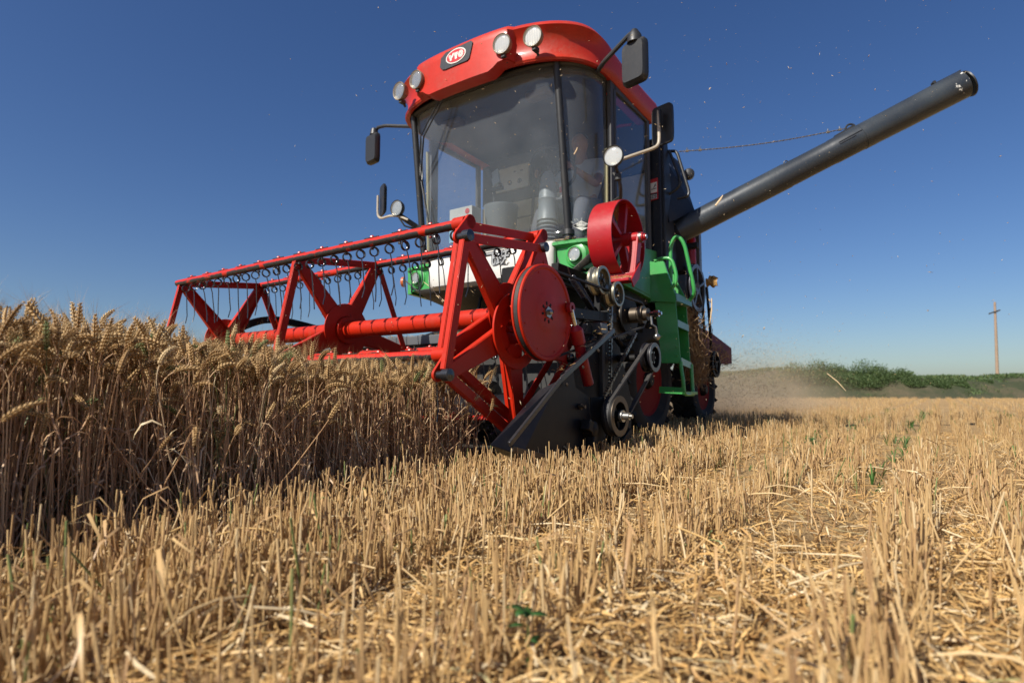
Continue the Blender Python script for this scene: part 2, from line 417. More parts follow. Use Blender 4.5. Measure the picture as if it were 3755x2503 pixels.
# belt: wraps the front of the pulley, both runs go back to the clutch sheave
CL = (.178, 1.045, .800)
def belt(c0, r0, c1, r1, x, w=.022, th=.008, n=40):
    c0, c1 = Vector((c0[1], c0[2])), Vector((c1[1], c1[2])); d = c1-c0; L = d.length; a = math.atan2(d.y, d.x); b = math.acos((r0-r1)/L)
    P = [c0+Vector((math.cos(t), math.sin(t)))*r0 for t in np.linspace(a+b, a+2*math.pi-b, n)]+[c1+Vector((math.cos(t), math.sin(t)))*r1 for t in np.linspace(a-b, a+b, n)]
    rows = []; k = len(P)
    for i in range(k):
        t = (P[(i+1) % k]-P[i-1]).normalized(); nn = Vector((t.y, -t.x))
        q0, q1 = P[i]-nn*th/2, P[i]+nn*th/2
        rows.append([(x-w/2, q0.x, q0.y), (x+w/2, q0.x, q0.y), (x+w/2, q1.x, q1.y), (x-w/2, q1.x, q1.y)])
    return MB().grid(rows+[rows[0]], True)
obj('drive_belt', belt((0, 0, AZ), .206, CL, .075, px-.001, .018, .009), BELT, H)
# bearing block, roller bracket and reel arms
obj('bearing_block', MB().box((.128, -.10, .745), (.05, .085, .085), Matrix.Rotation(.25, 3, 'X')), WOODB, H, .004)
m = MB().slab([(.118, -.125, .70), (.118, -.07, .71), (.118, .01, .57), (.118, .0, .53), (.118, -.04, .53)], .012, (1, 0, 0))
br = obj('roller_bracket', m, RED, H, .002)
m = MB()
for y, z in ((-.10, .675), (-.005, .548), (-.07, .60)): m.lathe([(0, .018), (.02, .018), (.02, .010), (.032, .010), (.032, 0)], (.124, y, z), n=6)
obj('bracket_bolt', m, STEEL, br, .001)
for x0, nm in ((.125, 'reel_arm'), (-2.50, 'reel_arm')):
    pts = [(x0, -.03, .735), (x0, .12, .80), (x0, .28, .875), (x0, .42, .90), (x0, .60, .885), (x0, .78, .86)] if x0 < 0 else [(x0, -.02, .70), (x0, .2, .735), (x0, .5, .745), (x0, .8, .76)]
    P = smoothpath(pts, .12, 5); m = MB()
    rows = []
    for i, p in enumerate(P):
        t = (P[min(i+1, len(P)-1)]-P[max(i-1, 0)]).normalized(); up = Vector((0, -t.z, t.y))
        rows.append([p+up*.026+Vector((dx*.022, 0, 0)) for dx in (-1, 1)]+[p-up*.026+Vector((dx*.022, 0, 0)) for dx in (1, -1)])
    m.grid(rows, True); n = len(rows); m.f += [(0, 1, 2, 3), tuple((n-1)*4+i for i in (3, 2, 1, 0))]
    obj(nm, m, BLACK, H, .003)
# red lift cylinder
ax0, ax1 = Vector((.212, .195, .715)), Vector((.212, .345, .395)); dd = (ax1-ax0)
m = MB().lathe([(0, .014), (.02, .030), (.022, .033), (.09, .033), (.095, .026), (.30, .026), (.305, .02), (.31, 0)], ax0+dd*.16, dd, 20)
cyl = obj('lift_cylinder', m, CRIM, H)
obj('cylinder_rod', MB().lathe([(-.02, .012), (.07, .012)], ax0, dd, 14), CHROME, cyl)
obj('rod_eye', MB().ring(ax0-dd.normalized()*.03, .024, .010, .02), CRIM, cyl)

# ---------------------------------------------------------------- header
m = MB().prism([(.60, .06), (.63, .06), (.63, .72), (.60, .70)], 0, -2.46, .16)
hb = obj('header_back_wall', m, HULL, H, .003)
m = MB().prism([(.58, .655), (.66, .655), (.66, .715), (.58, .715)], 0, -2.46, .165); obj('header_top_beam', m, paint('header_grey', (.10, .105, .11), .4, .5), hb, .006)
m = MB().prism([(-.02, .085), (.12, .07), (.62, .055), (.62, .035), (-.02, .065)], 0, -2.44, .16); obj('header_floor', m, HULL, H)
m = MB().lathe([(-2.42, .10), (.10, .10)], (0, .36, .25), n=24)
ha = obj('cross_auger', m, BLACK, H)
for s0, x0, x1 in ((1, -2.4, -1.3), (-1, .08, -.95)):
    rows = []
    for i in range(61):
        t = i/60; a = s0*t*4*2*math.pi; x = x0+(x1-x0)*t
        rows.append([(x, .36+math.cos(a)*r, .25+math.sin(a)*r) for r in (.095, .165)])
    obj('auger_flight', MB().grid(rows), BLACK, ha, solid=.004)
m = MB().prism([(-.035, .062), (-.02, .085), (.04, .08), (.04, .06)], 0, -2.42, .15)
for i in range(48):
    x = -2.39+i*.052; m.add([(x-.012, -.03, .066), (x+.012, -.03, .066), (x, -.095, .070), (x-.012, -.03, .078), (x+.012, -.03, .078), (x, -.095, .073)], [(0, 1, 2), (5, 4, 3), (0, 2, 5, 3), (2, 1, 4, 5), (1, 0, 3, 4)])
obj('cutter_bar', m, BLACK, H)
def divider(xo, xi):          # sheet-metal crop divider: outer side, crest strip and inner side meeting at the toe
    sg = 1 if xo > xi else -1
    tip = Vector(((xo+xi)/2-.02*sg, -.405, .158))
    m = MB()
    O = [(xo, -.30, .112), (xo, -.0, .052), (xo, .28, .046), (xo, .235, .335), (xo, .12, .375), (xo, .10, .452), (xo, -.02, .405)]
    I = [(xi, -.28, .108), (xi, -.0, .052), (xi, .28, .046), (xi, .28, .20), (xi, .28, .30), (xi, .26, .425), (xi, -.02, .362)]
    m.add([tip]+O+I, [(0, 1, 7), (1, 2, 7), (2, 3, 4), (2, 4, 5), (2, 5, 7), (5, 6, 7), (0, 14, 8), (8, 14, 9), (9, 14, 13), (9, 13, 12), (9, 12, 11), (9, 11, 10), (0, 7, 14), (7, 6, 13, 14), (0, 8, 1), (1, 8, 9, 2), (2, 9, 10, 3)])
    d = obj('crop_divider', m, BLACK, H, .003, smooth=0)
    if sg > 0:
        m = MB().bar((xo+.004, -.385, .163), (xo+.006, -.02, .404), .012, .020).bar((xo+.006, -.02, .404), (xo+.006, .50, .66), .010, .022).bar((xo-.022, .05, .436), (xo-.022, .50, .654), .044, .006, (-.5, -.4, 1))
        obj('edge_strip', m, paint('edge_steel', (.06, .06, .065), .3, .25, metal=.6), d, .002)
        m = MB().bar((xo+.004, -.37, .145), (xo+.006, .02, .060), .012, .022).bar((xo+.006, .02, .060), (xo+.006, .54, .046), .012, .024); obj('skid_strip', m, IRON, d, .002)
        for t in (.45, .62, .80): obj('strip_bolt', MB().lathe([(0, .008), (.006, .008), (.009, .004), (.009, 0)], (xo+.012, -.36+.84*t, .18+.46*t), n=6), IRON, d)
        m = MB().slab([(xo-.012, .28, .33), (xo-.012, .42, .33), (xo-.012, .42, .05), (xo-.012, .29, .05)], .006, (1, 0, 0)); obj('side_cover', m, DARK, d, .002)
        for y, z in ((.15, .29), (.22, .14)): obj('cover_bolt', MB().lathe([(0, .014), (.012, .014), (.012, .009), (.03, .009), (.03, 0)], (xo+.002, y, z), n=6), IRON, d)
        m = MB().lathe([(0, .035), (.05, .035), (.055, .02), (.06, 0)], (xo, .205, .19), n=18).bar((xo+.03, .205, .19), (xo+.03, .15, .215), .045, .05).bar((xo+.03, .215, .19), (xo+.03, .20, .07), .04, .035)
        obj('knife_head', m, DARK, d, .004)
divider(.27, .165); divider(-2.62, -2.52)
# end frame behind the divider
m = MB().slab([(.13, .30, .05), (.13, .98, .06), (.13, 1.0, .30), (.13, .85, .60), (.13, .66, .70), (.13, .55, .66), (.13, .30, .42)], .02, (1, 0, 0)); obj('end_frame', m, DARK, H, .004)
m = MB().bar((.20, .56, .045), (.24, .56, .30), .03, .03).bar((.30, .42, .06), (.30, .62, .16), .02, .035).bar((.30, .62, .16), (.30, .62, .03), .02, .02); obj('belt_guard', m, DARK, H, .003)
def sheave(c, ro, hole, w, mat, name, spokes=0, par=None, facemat=None):
    m = MB().lathe([(-w/2, hole), (-w/2, ro), (-w/2+.012, ro), (-w*.1, ro*.84), (w*.1, ro*.84), (w/2-.012, ro), (w/2, ro), (w/2, hole)], c, n=56, loop=True)
    if spokes:
        m.lathe([(-w/2, .012), (-w/2, ro*.26), (w/2, ro*.26), (w/2, .012)], c, n=24, loop=True)
        for i in range(spokes):
            a = 2*math.pi*i/spokes+.4; d = Vector((0, math.cos(a), math.sin(a))); m.bar(Vector(c)+d*ro*.2, Vector(c)+d*(hole+.005), .02, ro*.22, (1, 0, 0))
    else: m.lathe([(-w*.12, 0), (-w*.12, hole+.002), (w*.12, hole+.002), (w*.12, 0)], c, n=40)
    return obj(name, m, mat, par or H, .001)
KC = (.325, .395, .242); MC = (.325, .83, .538)
s1 = sheave(KC, .096, .066, .05, DARK, 'knife_drive_sheave', 4)
obj('sheave_face', MB().ring((KC[0]+.027, KC[1], KC[2]), .095, .067, .004, n=56), IRON, s1)
obj('shaft_nut', MB().lathe([(-.06, .020), (.03, .020), (.03, .028), (.045, .028), (.045, .017), (.075, .017), (.075, .010), (.09, .010), (.09, 0)], KC, n=18), STEEL, s1)
s2 = sheave(MC, .079, .058, .055, BLACK, 'belt_tension_sheave'); obj('sheave_face', MB().ring((MC[0]+.029, MC[1], MC[2]), .078, .056, .004, n=48), paint('sheave_grey', (.09, .09, .095), .4, .3, metal=.4), s2)
m = MB()
for i in range(6): a = i*math.pi/3; m.lathe([(0, .006), (.012, .006), (.012, 0)], (MC[0]+.006, MC[1]+math.cos(a)*.03, MC[2]+math.sin(a)*.03), n=6)
obj('sheave_bolt', m, STEEL, s2); obj('shaft_cap', MB().lathe([(-.2, .02), (.02, .02), (.02, 0)], MC, n=16), DARK, s2)
obj('drive_belt', belt(KC, .086, MC, .070, KC[0], .02, .010), BELT, H)
# idlers on the tension arm
for c, r in (((.15, .59, .935), .076), ((.185, .69, .873), .067)):
    q = sheave(c, r, r*.80, .062, ZINC, 'idler_pulley')
    m = MB().ring((c[0]+.006, c[1], c[2]), r*.62, r*.50, .008, n=32).lathe([(0, r*.30), (.014, r*.30), (.018, .010), (.03, .010), (.03, 0)], (c[0], c[1], c[2]), n=20); obj('pulley_web', m, IRON, q)
    m = MB()
    for i in range(5): a = i*2*math.pi/5; m.lathe([(0, .006), (.011, .006), (.011, 0)], (c[0]+.004, c[1]+math.cos(a)*r*.42, c[2]+math.sin(a)*r*.42), n=6)
    obj('web_bolt', m, STEEL, q)
sp0, sp1 = Vector((.11, .375, .925)), Vector((.11, .575, .802)); d = (sp1-sp0).normalized(); x = d.orthogonal().normalized(); y = d.cross(x)
P = [sp0+(sp1-sp0)*(i/260)+(x*math.cos(i*.62)+y*math.sin(i*.62))*.017 for i in range(261)]
m = MB().tube([sp0-d*.05+Vector((0, 0, .02)), sp0-d*.03, sp0]+P+[sp1, sp1+d*.05], .0032, 6); obj('tension_spring', m, SPRING, H)
m = MB().bar((.10, .565, .80), (.10, .40, .62), .012, .03, (1, 0, 0)).bar((.13, .62, .94), (.13, .60, .73), .014, .035, (1, 0, 0)).bar((.13, .60, .745), (.13, .46, .83), .01, .03, (1, 0, 0)); obj('tension_arm', m, DARK, H, .003)
obj('cross_tube', MB().tube([(-.3, .48, .738), (.11, .48, .745)], .022, 16), paint('grey_tube', (.17, .18, .19), .35, .4, metal=.5), H)
m = MB().box((.10, .70, .745), (.06, .075, .05), Matrix.Rotation(.5, 3, 'X')); obj('rusty_clamp', m, paint('rusty_red', (.20, .05, .03), .6, .5), H, .004)
m = MB().slab([(.11, .50, .665), (.11, .62, .665), (.11, .55, .72)], .006, (1, 0, 0)); obj('gusset_plate', m, HULL, H)
# chain drive
def sprocket(c, r, teeth, w, mat, name):
    m = MB(); poly = []
    for i in range(teeth*2): a = math.pi*i/teeth; q = r if i % 2 else r*.90; poly += [(c[1]+math.cos(a-.03)*q, c[2]+math.sin(a-.03)*q), (c[1]+math.cos(a+.03)*q, c[2]+math.sin(a+.03)*q)]
    m.prism(poly, 0, c[0]-w/2, c[0]+w/2).lathe([(-.03, 0), (-.03, r*.35), (.03, r*.35), (.03, 0)], c, n=24)
    return obj(name, m, mat, H)
sprocket((.08, .98, .80), .145, 30, .012, IRON, 'chain_sprocket'); sprocket((.165, .63, .235), .06, 16, .012, IRON, 'chain_sprocket'); sprocket((.27, .47, .262), .085, 22, .012, IRON, 'chain_sprocket')
def chain(p, q, x, name='roller_chain'):
    m = MB(); p, q = Vector((x, *p)), Vector((x, *q)); L = (q-p).length; n = int(L/.020); d = (q-p)/n; u = d.normalized()
    for i in range(n):
        a = p+d*i; hw = .008 if i % 2 else .0055
        for s in (-1, 1): m.bar(a-u*.004+Vector((s*hw, 0, 0)), a+d+u*.004+Vector((s*hw, 0, 0)), .002, .013, (0, u.z, -u.y) if abs(u.z) < .99 else (0, 1, 0))
        m.lathe([(-.008, .0055), (.008, .0055)], a, n=6)
    return obj(name, m, paint('chain_steel', (.16, .155, .15), .35, .3, metal=.8) if 'chain_steel' not in MATS else MATS['chain_steel'], H)
chain((.70, .86), (.665, .28), .165); chain((.93, .68), (.52, .32), .20)
# safety clutch with cranked handle
c = Vector((.10, 1.045, .80))
m = MB().lathe([(-.03, .0), (-.03, .112), (-.022, .116), (-.010, .108), (0, .090), (.006, .116), (.016, .116), (.018, .0)], c, n=48); cl = obj('clutch_disc', m, DARK, H)
m = MB().lathe([(.018, .045), (.07, .045), (.07, .038), (.078, .052), (.105, .052), (.105, .036), (.13, .036), (.13, 0)], c, n=28); obj('clutch_hub', m, IRON, cl)
m = MB().lathe([(.13, .014), (.165, .014), (.165, .020), (.195, .020), (.195, .012), (.21, .010), (.21, 0)], c, n=6); obj('shaft_nut', m, CHROME, cl)
h0 = c+Vector((.145, 0, 0)); m = MB().tube([h0, h0+Vector((.005, .0, -.06)), h0+Vector((.02, .02, -.075)), h0+Vector((.022, .03, -.115))], .007, 10); hd = obj('crank_handle', m, STEEL, cl)
m = MB().lathe([(-.022+.044*i/10, math.sin(math.pi*i/10)*.022) for i in range(11)], h0+Vector((.022, .033, -.13)), n=16); obj('handle_ball', m, STEEL, cl)
# big spoked drum on its red bracket
DC = Vector((-.053, 1.232, 1.308)); DR = .250
m = MB().lathe([(-.075, DR-.006), (-.075, DR), (.085, DR), (.085, DR-.006)], DC, n=72, loop=True)
dr = obj('spoked_drum', m, CRIM, H)
m = MB()
for i in range(5):
    a = R(78+72*i); d = Vector((0, math.cos(a), math.sin(a))); m.bar(DC+d*.04+Vector((.03, 0, 0)), DC+d*(DR-.004)+Vector((.03, 0, 0)), .05, .026, (0, -d.z, d.y), .05, .034)
obj('drum_spokes', m, CRIM, dr, .003)
obj('drum_hub', MB().lathe([(-.05, 0), (-.05, .042), (.10, .042), (.10, .036), (.15, .036), (.15, .030), (.185, .030), (.185, .020), (.20, .020), (.20, 0)], DC, n=24), CRIM, dr)
obj('hub_bearing', MB().lathe([(.158, .033), (.176, .033), (.178, .02), (.205, .014), (.205, 0)], DC, n=20), STEEL, dr)
obj('drum_backplate', MB().lathe([(-.08, 0), (-.08, DR*.72), (-.072, DR*.72), (-.072, 0)], DC, n=40), DARK, dr)
m = MB().bar((.165, 1.10, 1.29), (.165, 1.03, 1.0), .014, .055, (0, 1, 0)).bar((.135, 1.09, 1.29), (.135, 1.02, 1.0), .045, .012, (0, 1, 0)).bar((-.10, .96, .985), (.175, .96, .985), .10, .02).bar((-.10, 1.0, 1.01), (.175, 1.0, 1.01), .012, .06)
m.slab([(.176, .97, .94), (.176, 1.06, 1.01), (.176, 1.09, 1.12), (.176, 1.06, 1.10), (.176, .94, .985)], .01, (1, 0, 0))
m.v = [(x-.063, y+.132, z+.036) for x, y, z in m.v]
obj('drum_bracket', m, CRIM, H, .003)
# ---------------------------------------------------------------- cab
XC = -1.10
def sel(dx, a, b, e): return b*max(0., 1-abs(dx/a)**e)**(1/e)
def roof_path():
    P = [(.90, 2.28), (.90, 2.1), (.90, 1.9), (.90, 1.7), (.90, 1.52)]
    for i in range(1, 80):
        t = math.pi*i/80; c, s = math.cos(t), math.sin(t); e = 2/2.7
        P.append((.90*math.copysign(abs(c)**e, c), 1.5-.57*abs(s)**e))
    return P+[(-x, y) for x, y in P[4::-1]]
def roof():
    P = roof_path(); n = len(P); rows = []
    prof = [(-.14, 2.572), (-.050, 2.566), (-.018, 2.563), (.0, 2.578), (.014, 2.622), (.020, 2.664), (.023, 2.715), (.022, 2.765), (.012, 2.808), (-.014, 2.842), (-.06, 2.872), (-.13, 2.90), (-.22, 2.925), (-.36, 2.945), (-.60, 2.957), (-.86, 2.962)]
    nrm = []
    for i in range(n):
        a, b = P[max(i-1, 0)], P[min(i+1, n-1)]; t = Vector((b[0]-a[0], b[1]-a[1])).normalized(); nrm.append(Vector((t.y, -t.x)))
    def ss(v, a, b): v = max(0, min(1, (v-a)/(b-a))); return v*v*(3-2*v)
    for (off, z) in prof:
        row = []
        for i, (x, y) in enumerate(P):
            q = Vector((x, y)); nn = -nrm[i]
            if nn.dot(q-Vector((0, 1.7))) < 0: nn = -nn
            front = ss(-y, -1.5, -1.2); side = 1-ss(-y, -1.75, -1.15)
            zz = z
            if z > 2.6: zz = 2.6+(z-2.6)*(.90-.30*side)
            zz -= .05*ss(y, 1.3, 2.3)*1.0
            o = off
            ax = abs(x)
            mid = 1-ss(ax, .405, .44)                       # raised centre panel
            lampz = ss(ax, .405, .44)*(1-ss(ax, .74, .86))  # recess for the lamps
            hb = max(0, min(1, (z-2.575)/.05))*(1-max(0, min(1, (z-2.83)/.07)))
            if 2.57 < z < 2.86:                             # lamps sit under a lip, the badge panel stands proud of it
                rec = (-.012 if z < 2.60 else -.034 if z < 2.72 else -.012 if z < 2.77 else .022 if z < 2.83 else .004)
                fz = 1-ss(y, 1.15, 1.55)
                o = o*(1-fz)+fz*(rec*(1-mid)+(.050 if z < 2.82 else .03)*mid)
            low = 1-ss(z, 2.60, 2.66)
            zz -= low*front*.052*(1-ss(ax, .27, .36))*(0 if off < -.1 else 1)
            if off < -.10 and z > 2.8:
                f = -off/.86; c = Vector((0, 1.62)); p = q*(1-f)+c*f if True else q
            else: p = q+nn*o
            row.append((XC+p.x, p.y, zz))
        rows.append(row)
    m = MB().grid(rows); k = len(rows)
    m.f.append(tuple(r*n for r in range(k))+tuple(r*n+n-1 for r in range(k-1, -1, -1)))
    return obj('cab_roof', m, ROOF, H, smooth=38)
rf = roof()
# headliner
def wpath(a, yc, b, e, y1, n=48):
    P = [(a, y1), (a, (y1+yc)/2)]
    for i in range(n+1):
        t = math.pi*i/n; c, s = math.cos(t), math.sin(t); q = 2/e
        P.append((a*math.copysign(abs(c)**q, c), yc-b*abs(s)**q))
    return P+[(-a, (y1+yc)/2), (-a, y1)]
T = wpath(.855, 1.55, .47, 3.2, 2.25)
m = MB().prism([(XC+x, y) for x, y in T], 2, 2.555, 2.585); obj('headliner', m, INTD, H)
m = MB().prism([(XC+x, y-.0) for x, y in wpath(.87, 1.55, .32, 3.2, 2.25)], 2, 1.20, 1.382)
obj('cab_floor', m, HULL, H, .006)
# windscreen: one curved dusty pane, forward-leaning towards the roof
def wpt(t, h):                # t -1..1 across, h 0..1 up
    a = .845; b = .31+(.49-.31)*h; th = math.pi/2*(1+t*.985); c, s = math.cos(th), math.sin(th); q = 2/3.2
    return (XC+a*math.copysign(abs(c)**q, c), 1.55-b*abs(s)**q, 1.385+(2.585-1.385)*h)
m = MB().grid([[wpt(-1+2*i/60, j/10) for i in range(61)] for j in range(11)])
obj('windscreen', m, GLASS, H, solid=.005, smooth=60)
# glass maker's diamond
def gpt(x, z):
    h = (z-1.385)/(2.585-1.385); return yon(x-XC, h)
def onglass(a, b, h): x = -.348+a; z = 1.476+b; return Vector((x, gpt(x, z)-.013-h, z))
def sticker():
    mm = MB(); flat(mm, onglass, [(-.056, 0), (0, -.034), (.056, 0), (0, .034)], 0, .0012); d = obj('glass_sticker', mm, DECAL, H, smooth=0)
    mm = MB(); flat(mm, onglass, [(-.049, 0), (-.036, -.0085), (.036, -.0085), (.049, 0), (.036, .0085), (-.036, .0085)], .0012, .002); obj('sticker_band', mm, DECALK, d, smooth=0)
    obj('sticker_letters', textmb('8rBXU9', .016, lambda x, y, z: onglass(x*1.0, y, .0024+z), bold=.0004), DECAL, d, smooth=0)
    mm = MB()
    for x in (-.014, -.004, .006, .015): flat(mm, onglass, [(x-.003, .014), (x+.002, .014), (x+.002, .018), (x-.003, .018)], .0012, .0018)
    obj('sticker_text', mm, MATS['header_grey'], d, smooth=0)
def yon(dx, h):               # glass y at a lateral offset
    b = .31+(.49-.31)*h; return 1.55-b*max(0, 1-abs(dx/.845)**3.2)**(1/3.2)
sticker()
for s in (-1, 1):
    P = [(XC+s*.672, yon(.672, h)-.022, 1.380+(2.60-1.380)*h) for h in (0, .5, 1)]
    post = obj('front_post', MB().tube(P, .025, 14), PLASTIC, H)
    obj('post_foot', MB().lathe([(0, .034), (.03, .034), (.034, .042), (.07, .040), (.07, 0)], P[0], (0, 0, 1), 16), PLASTIC, post)
    m = MB()
    for y0, y1, z0, z1, w_ in ((1.55, 1.55, 1.33, 2.58, .045), (1.60, 1.60, 1.33, 2.56, .035), (2.20, 2.20, 1.33, 2.54, .05)): m.bar((XC+s*.862, y0, z0), (XC+s*.862, y1, z1), .03, w_, (0, 1, 0))
    m.bar((XC+s*.862, 1.55, 2.535), (XC+s*.862, 2.22, 2.52), .03, .05).bar((XC+s*.862, 1.55, 1.36), (XC+s*.862, 2.22, 1.36), .03, .06)
    if s < 0: m.bar((XC+s*.862, 1.62, 1.80), (XC+s*.862, 2.18, 1.78), .02, .018)
    df = obj('door_frame', m, INTD, H, .004)
    obj('door_glass', MB().slab([(XC+s*.862, 1.62, 1.39), (XC+s*.862, 2.18, 1.39), (XC+s*.862, 2.18, 2.50), (XC+s*.862, 1.62, 2.51)], .005), GLASS2, df)
m = MB().tube([(XC+.845, 1.50, 1.46), (XC+.852, 1.50, 2.05)], .012, 8).tube([(XC+.845, 1.495, 1.46), (XC+.845, 1.495, 1.66)], .02, 8); obj('door_seal', m, paint('faded_yellow_seal', (.42, .38, .20), .6, .3), H)
m = MB().tube([(XC-.80, 1.46, 1.40), (XC-.81, 1.44, 2.40)], .014, 8); obj('pillar_trim', m, MATS['faded_yellow_seal'], H)
# rubber gaskets round the glass
obj('glass_gasket', MB().tube([Vector(wpt(-1+2*i/60, 0))+Vector((0, -.008, -.004)) for i in range(61)], .016, 8), HULL, H)
m = MB().tube([Vector(wpt(-1+2*i/60, 1))+Vector((0, -.006, -.018)) for i in range(61)], .02, 8)
obj('glass_gasket', m, HULL, H)
# rear wall, seen through the glass
m = MB().box((XC, 2.265, 1.72), (1.70, .03, .78)); obj('rear_wall', m, INT, H)
m = MB().box((XC, 2.27, 2.36), (1.70, .03, .46)); obj('rear_wall_upper', m, INTD, H)
m = MB().box((-1.60, 2.235, 2.335), (.42, .03, .22)); gp = obj('instrument_panel', m, paint('panel_pale', (.55, .54, .49), .5, .15), H, .006)
m = MB()
for dx in (-.11, 0, .11):
    m.ring((-1.60+dx, 2.217, 2.29), .022, .018, .005, (0, 1, 0), 20).box((-1.60+dx, 2.216, 2.29), (.008, .005, .030))
for dx in (-.13, .06, .13): m.box((-1.60+dx, 2.217, 2.385), (.025, .005, .012))
obj('gauge', m, DECALK, gp)
m = MB()
for x, z, ww, hh in ((-1.45, 1.95, .34, .012), (-1.6, 1.72, .012, .36), (-1.2, 1.80, .012, .45), (-1.0, 1.95, .30, .012), (-1.30, 1.60, .4, .012)): m.box((x, 2.247, z), (ww, .008, hh))
obj('wall_seam', m, INTD, H)
# controls
DK = Vector((-.80, 1.60, 1.35))
m = MB().lathe([(0, .10), (.015, .085)]+[q for i in range(9) for q in ((.03+i*.03, .088), (.045+i*.03, .074))]+[(.30, .078)], DK, (-.03, .06, 1), 24)
col = obj('steering_bellows', m, INTG, H)
m = MB().lathe([(.30, .085), (.34, .080), (.46, .072), (.47, .078), (.49, .072), (.66, .055), (.70, .03), (.70, 0)], DK, (-.03, .06, 1), 24); obj('steering_column', m, INTG, col)
sw = Vector((-.835, 1.74, 2.115)); n = Vector((-.02, .75, 1)).normalized(); u = Vector((1, 0, 0)); v = n.cross(u).normalized()
m = MB().tube(arc(sw, .185, 0, 2*math.pi*39/40, 39, u, v), .014, 10, closed=True)
for a in (.3, 2.85, 4.71): m.tube([sw-n*.03, sw+(u*math.cos(a)+v*math.sin(a))*.18], .011, 8)
m.lathe([(-.10, .02), (-.03, .045), (0, .04), (.005, 0)], sw, n, 16); obj('steering_wheel', m, PLASTIC, H)
m = MB().box((-.74, 2.05, 1.72), (.46, .42, .12)).box((-.74, 2.24, 2.02), (.46, .06, .5)).box((-.74, 2.05, 1.50), (.34, .34, .34)); obj('driver_seat', m, INTD, H, .03)
m = MB().bar((-1.30, 1.62, 1.38), (-1.31, 1.60, 1.98), .02, .02).box((-1.27, 1.58, 1.99), (.12, .03, .03)); ts = obj('display_stand', m, INTD, H, .003)
obj('display', MB().box((-1.285, 1.585, 2.085), (.075, .02, .15), Matrix.Rotation(-.40, 3, 'Y') @ Matrix.Rotation(-.3, 3, 'X')), paint('display_shell', (.35, .40, .42), .3, .1), ts, .004)
obj('display_grip', MB().box((-1.335, 1.59, 2.10), (.03, .025, .16), Matrix.Rotation(-.40, 3, 'Y')), INTD, ts, .004)
m = MB().tube([(-1.10, 1.75, 1.36), (-1.06, 1.78, 1.75), (-1.05, 1.79, 2.0)], .012, 8).lathe([(-.03, .0), (0, .025), (.03, .0)], (-1.05, 1.79, 2.02), (0, 0, 1), 12); obj('gear_lever', m, INTD, H)
obj('interior_mirror', MB().box((-1.26, 1.35, 2.535), (.22, .02, .065), Matrix.Rotation(.25, 3, 'Y') @ Matrix.Rotation(.3, 3, 'X')), INTD, H, .01)
m = MB()
for x in (-.72, -1.55): m.box((x, 1.36, 2.525), (.20, .10, .06))
obj('sun_visor', m, MATS['visor_brown'] if 'visor_brown' in MATS else paint('visor_brown', (.13, .10, .07), .7, .2, coat=0), H, .02)
# wiper
W0 = Vector((-1.30, 1.02, 2.56)); W1 = Vector((-1.71, 1.175, 2.02))
m = MB().tube([W0, W0+Vector((0, -.035, -.02)), (-1.52, .99, 2.28), W1+Vector((0, -.02, 0))], .006, 8).tube([W0+Vector((-.05, -.03, -.02)), (-1.56, 1.0, 2.30), W1+Vector((-.02, -.02, .02))], .005, 8)
wp = obj('wiper_arm', m, PLASTIC, H)
m = MB().tube([(-1.765, 1.215, 2.40), (-1.735, 1.20, 2.1), W1, (-1.665, 1.19, 1.75), (-1.61, 1.205, 1.44)], .007, 8).tube([(-1.745, 1.18, 2.25), W1+Vector((.0, -.02, .03)), (-1.66, 1.165, 1.80)], .005, 8); obj('wiper_blade', m, PLASTIC, wp)
# badge on the roof
fb = onplane((XC, .875, 2.722), (1, 0, 0), (0, .0, 1))
m = MB(); flat(m, fb, [(-.155, -.035), (-.145, .03), (-.10, .058), (.135, .066), (.15, .05), (.12, -.055), (.10, -.068), (-.10, -.068), (-.13, -.062)], -.03, .0022)
bd = obj('roof_badge', m, paint('badge_black', (.03, .03, .032), .4, .2), H, .002)
def ell(a, b, n=40): return [(a*math.cos(2*math.pi*i/n), b*math.sin(2*math.pi*i/n)) for i in range(n)]
flat(mm := MB(), fb, ell(.092, .052), .003, .0065); obj('badge_rim', mm, DECAL, bd)
flat(mm := MB(), fb, ell(.083, .044), .006, .0080); obj('badge_field', mm, DECALR, bd)
mm = MB(); h = (.0075, .0095)
for i in range(4): flat(mm, fb, [(-.066+.002*i, .0185-i*.0068), (-.046+.003*i, .0185-i*.0068), (-.046+.003*i, .0135-i*.0068), (-.066+.002*i, .0135-i*.0068)], *h)
flat(mm, fb, [(-.047, .0185), (-.035, .004), (-.035, -.026), (-.053, -.026), (-.053, -.009)], *h)
flat(mm, fb, [(-.036, .004), (-.026, .024), (-.013, .024), (-.024, -.004), (-.0355, -.012)], *h)
for i in range(4): flat(mm, fb, [(-.014, .0215-i*.0056), (.022, .0215-i*.0056), (.022, .0175-i*.0056), (-.014, .0175-i*.0056)], *h)
flat(mm, fb, [(-.006, .002), (.013, .002), (.013, -.026), (-.006, -.026)], *h)
for r0, r1 in ((.0245, .0205), (.0190, .0160), (.0148, .0118), (.0108, .0050)):
    n = 32; P = [(.048+r0*math.cos(2*math.pi*i/n), -.001+r0*1.06*math.sin(2*math.pi*i/n)) for i in range(n)]; Q = [(.048+r1*math.cos(2*math.pi*i/n), -.001+r1*1.06*math.sin(2*math.pi*i/n)) for i in range(n)]
    mm.add([fb(x, y, h[1]) for x, y in P+Q], [(i, (i+1) % n, n+(i+1) % n, n+i) for i in range(n)])
obj('badge_lettering', mm, DECAL, bd)
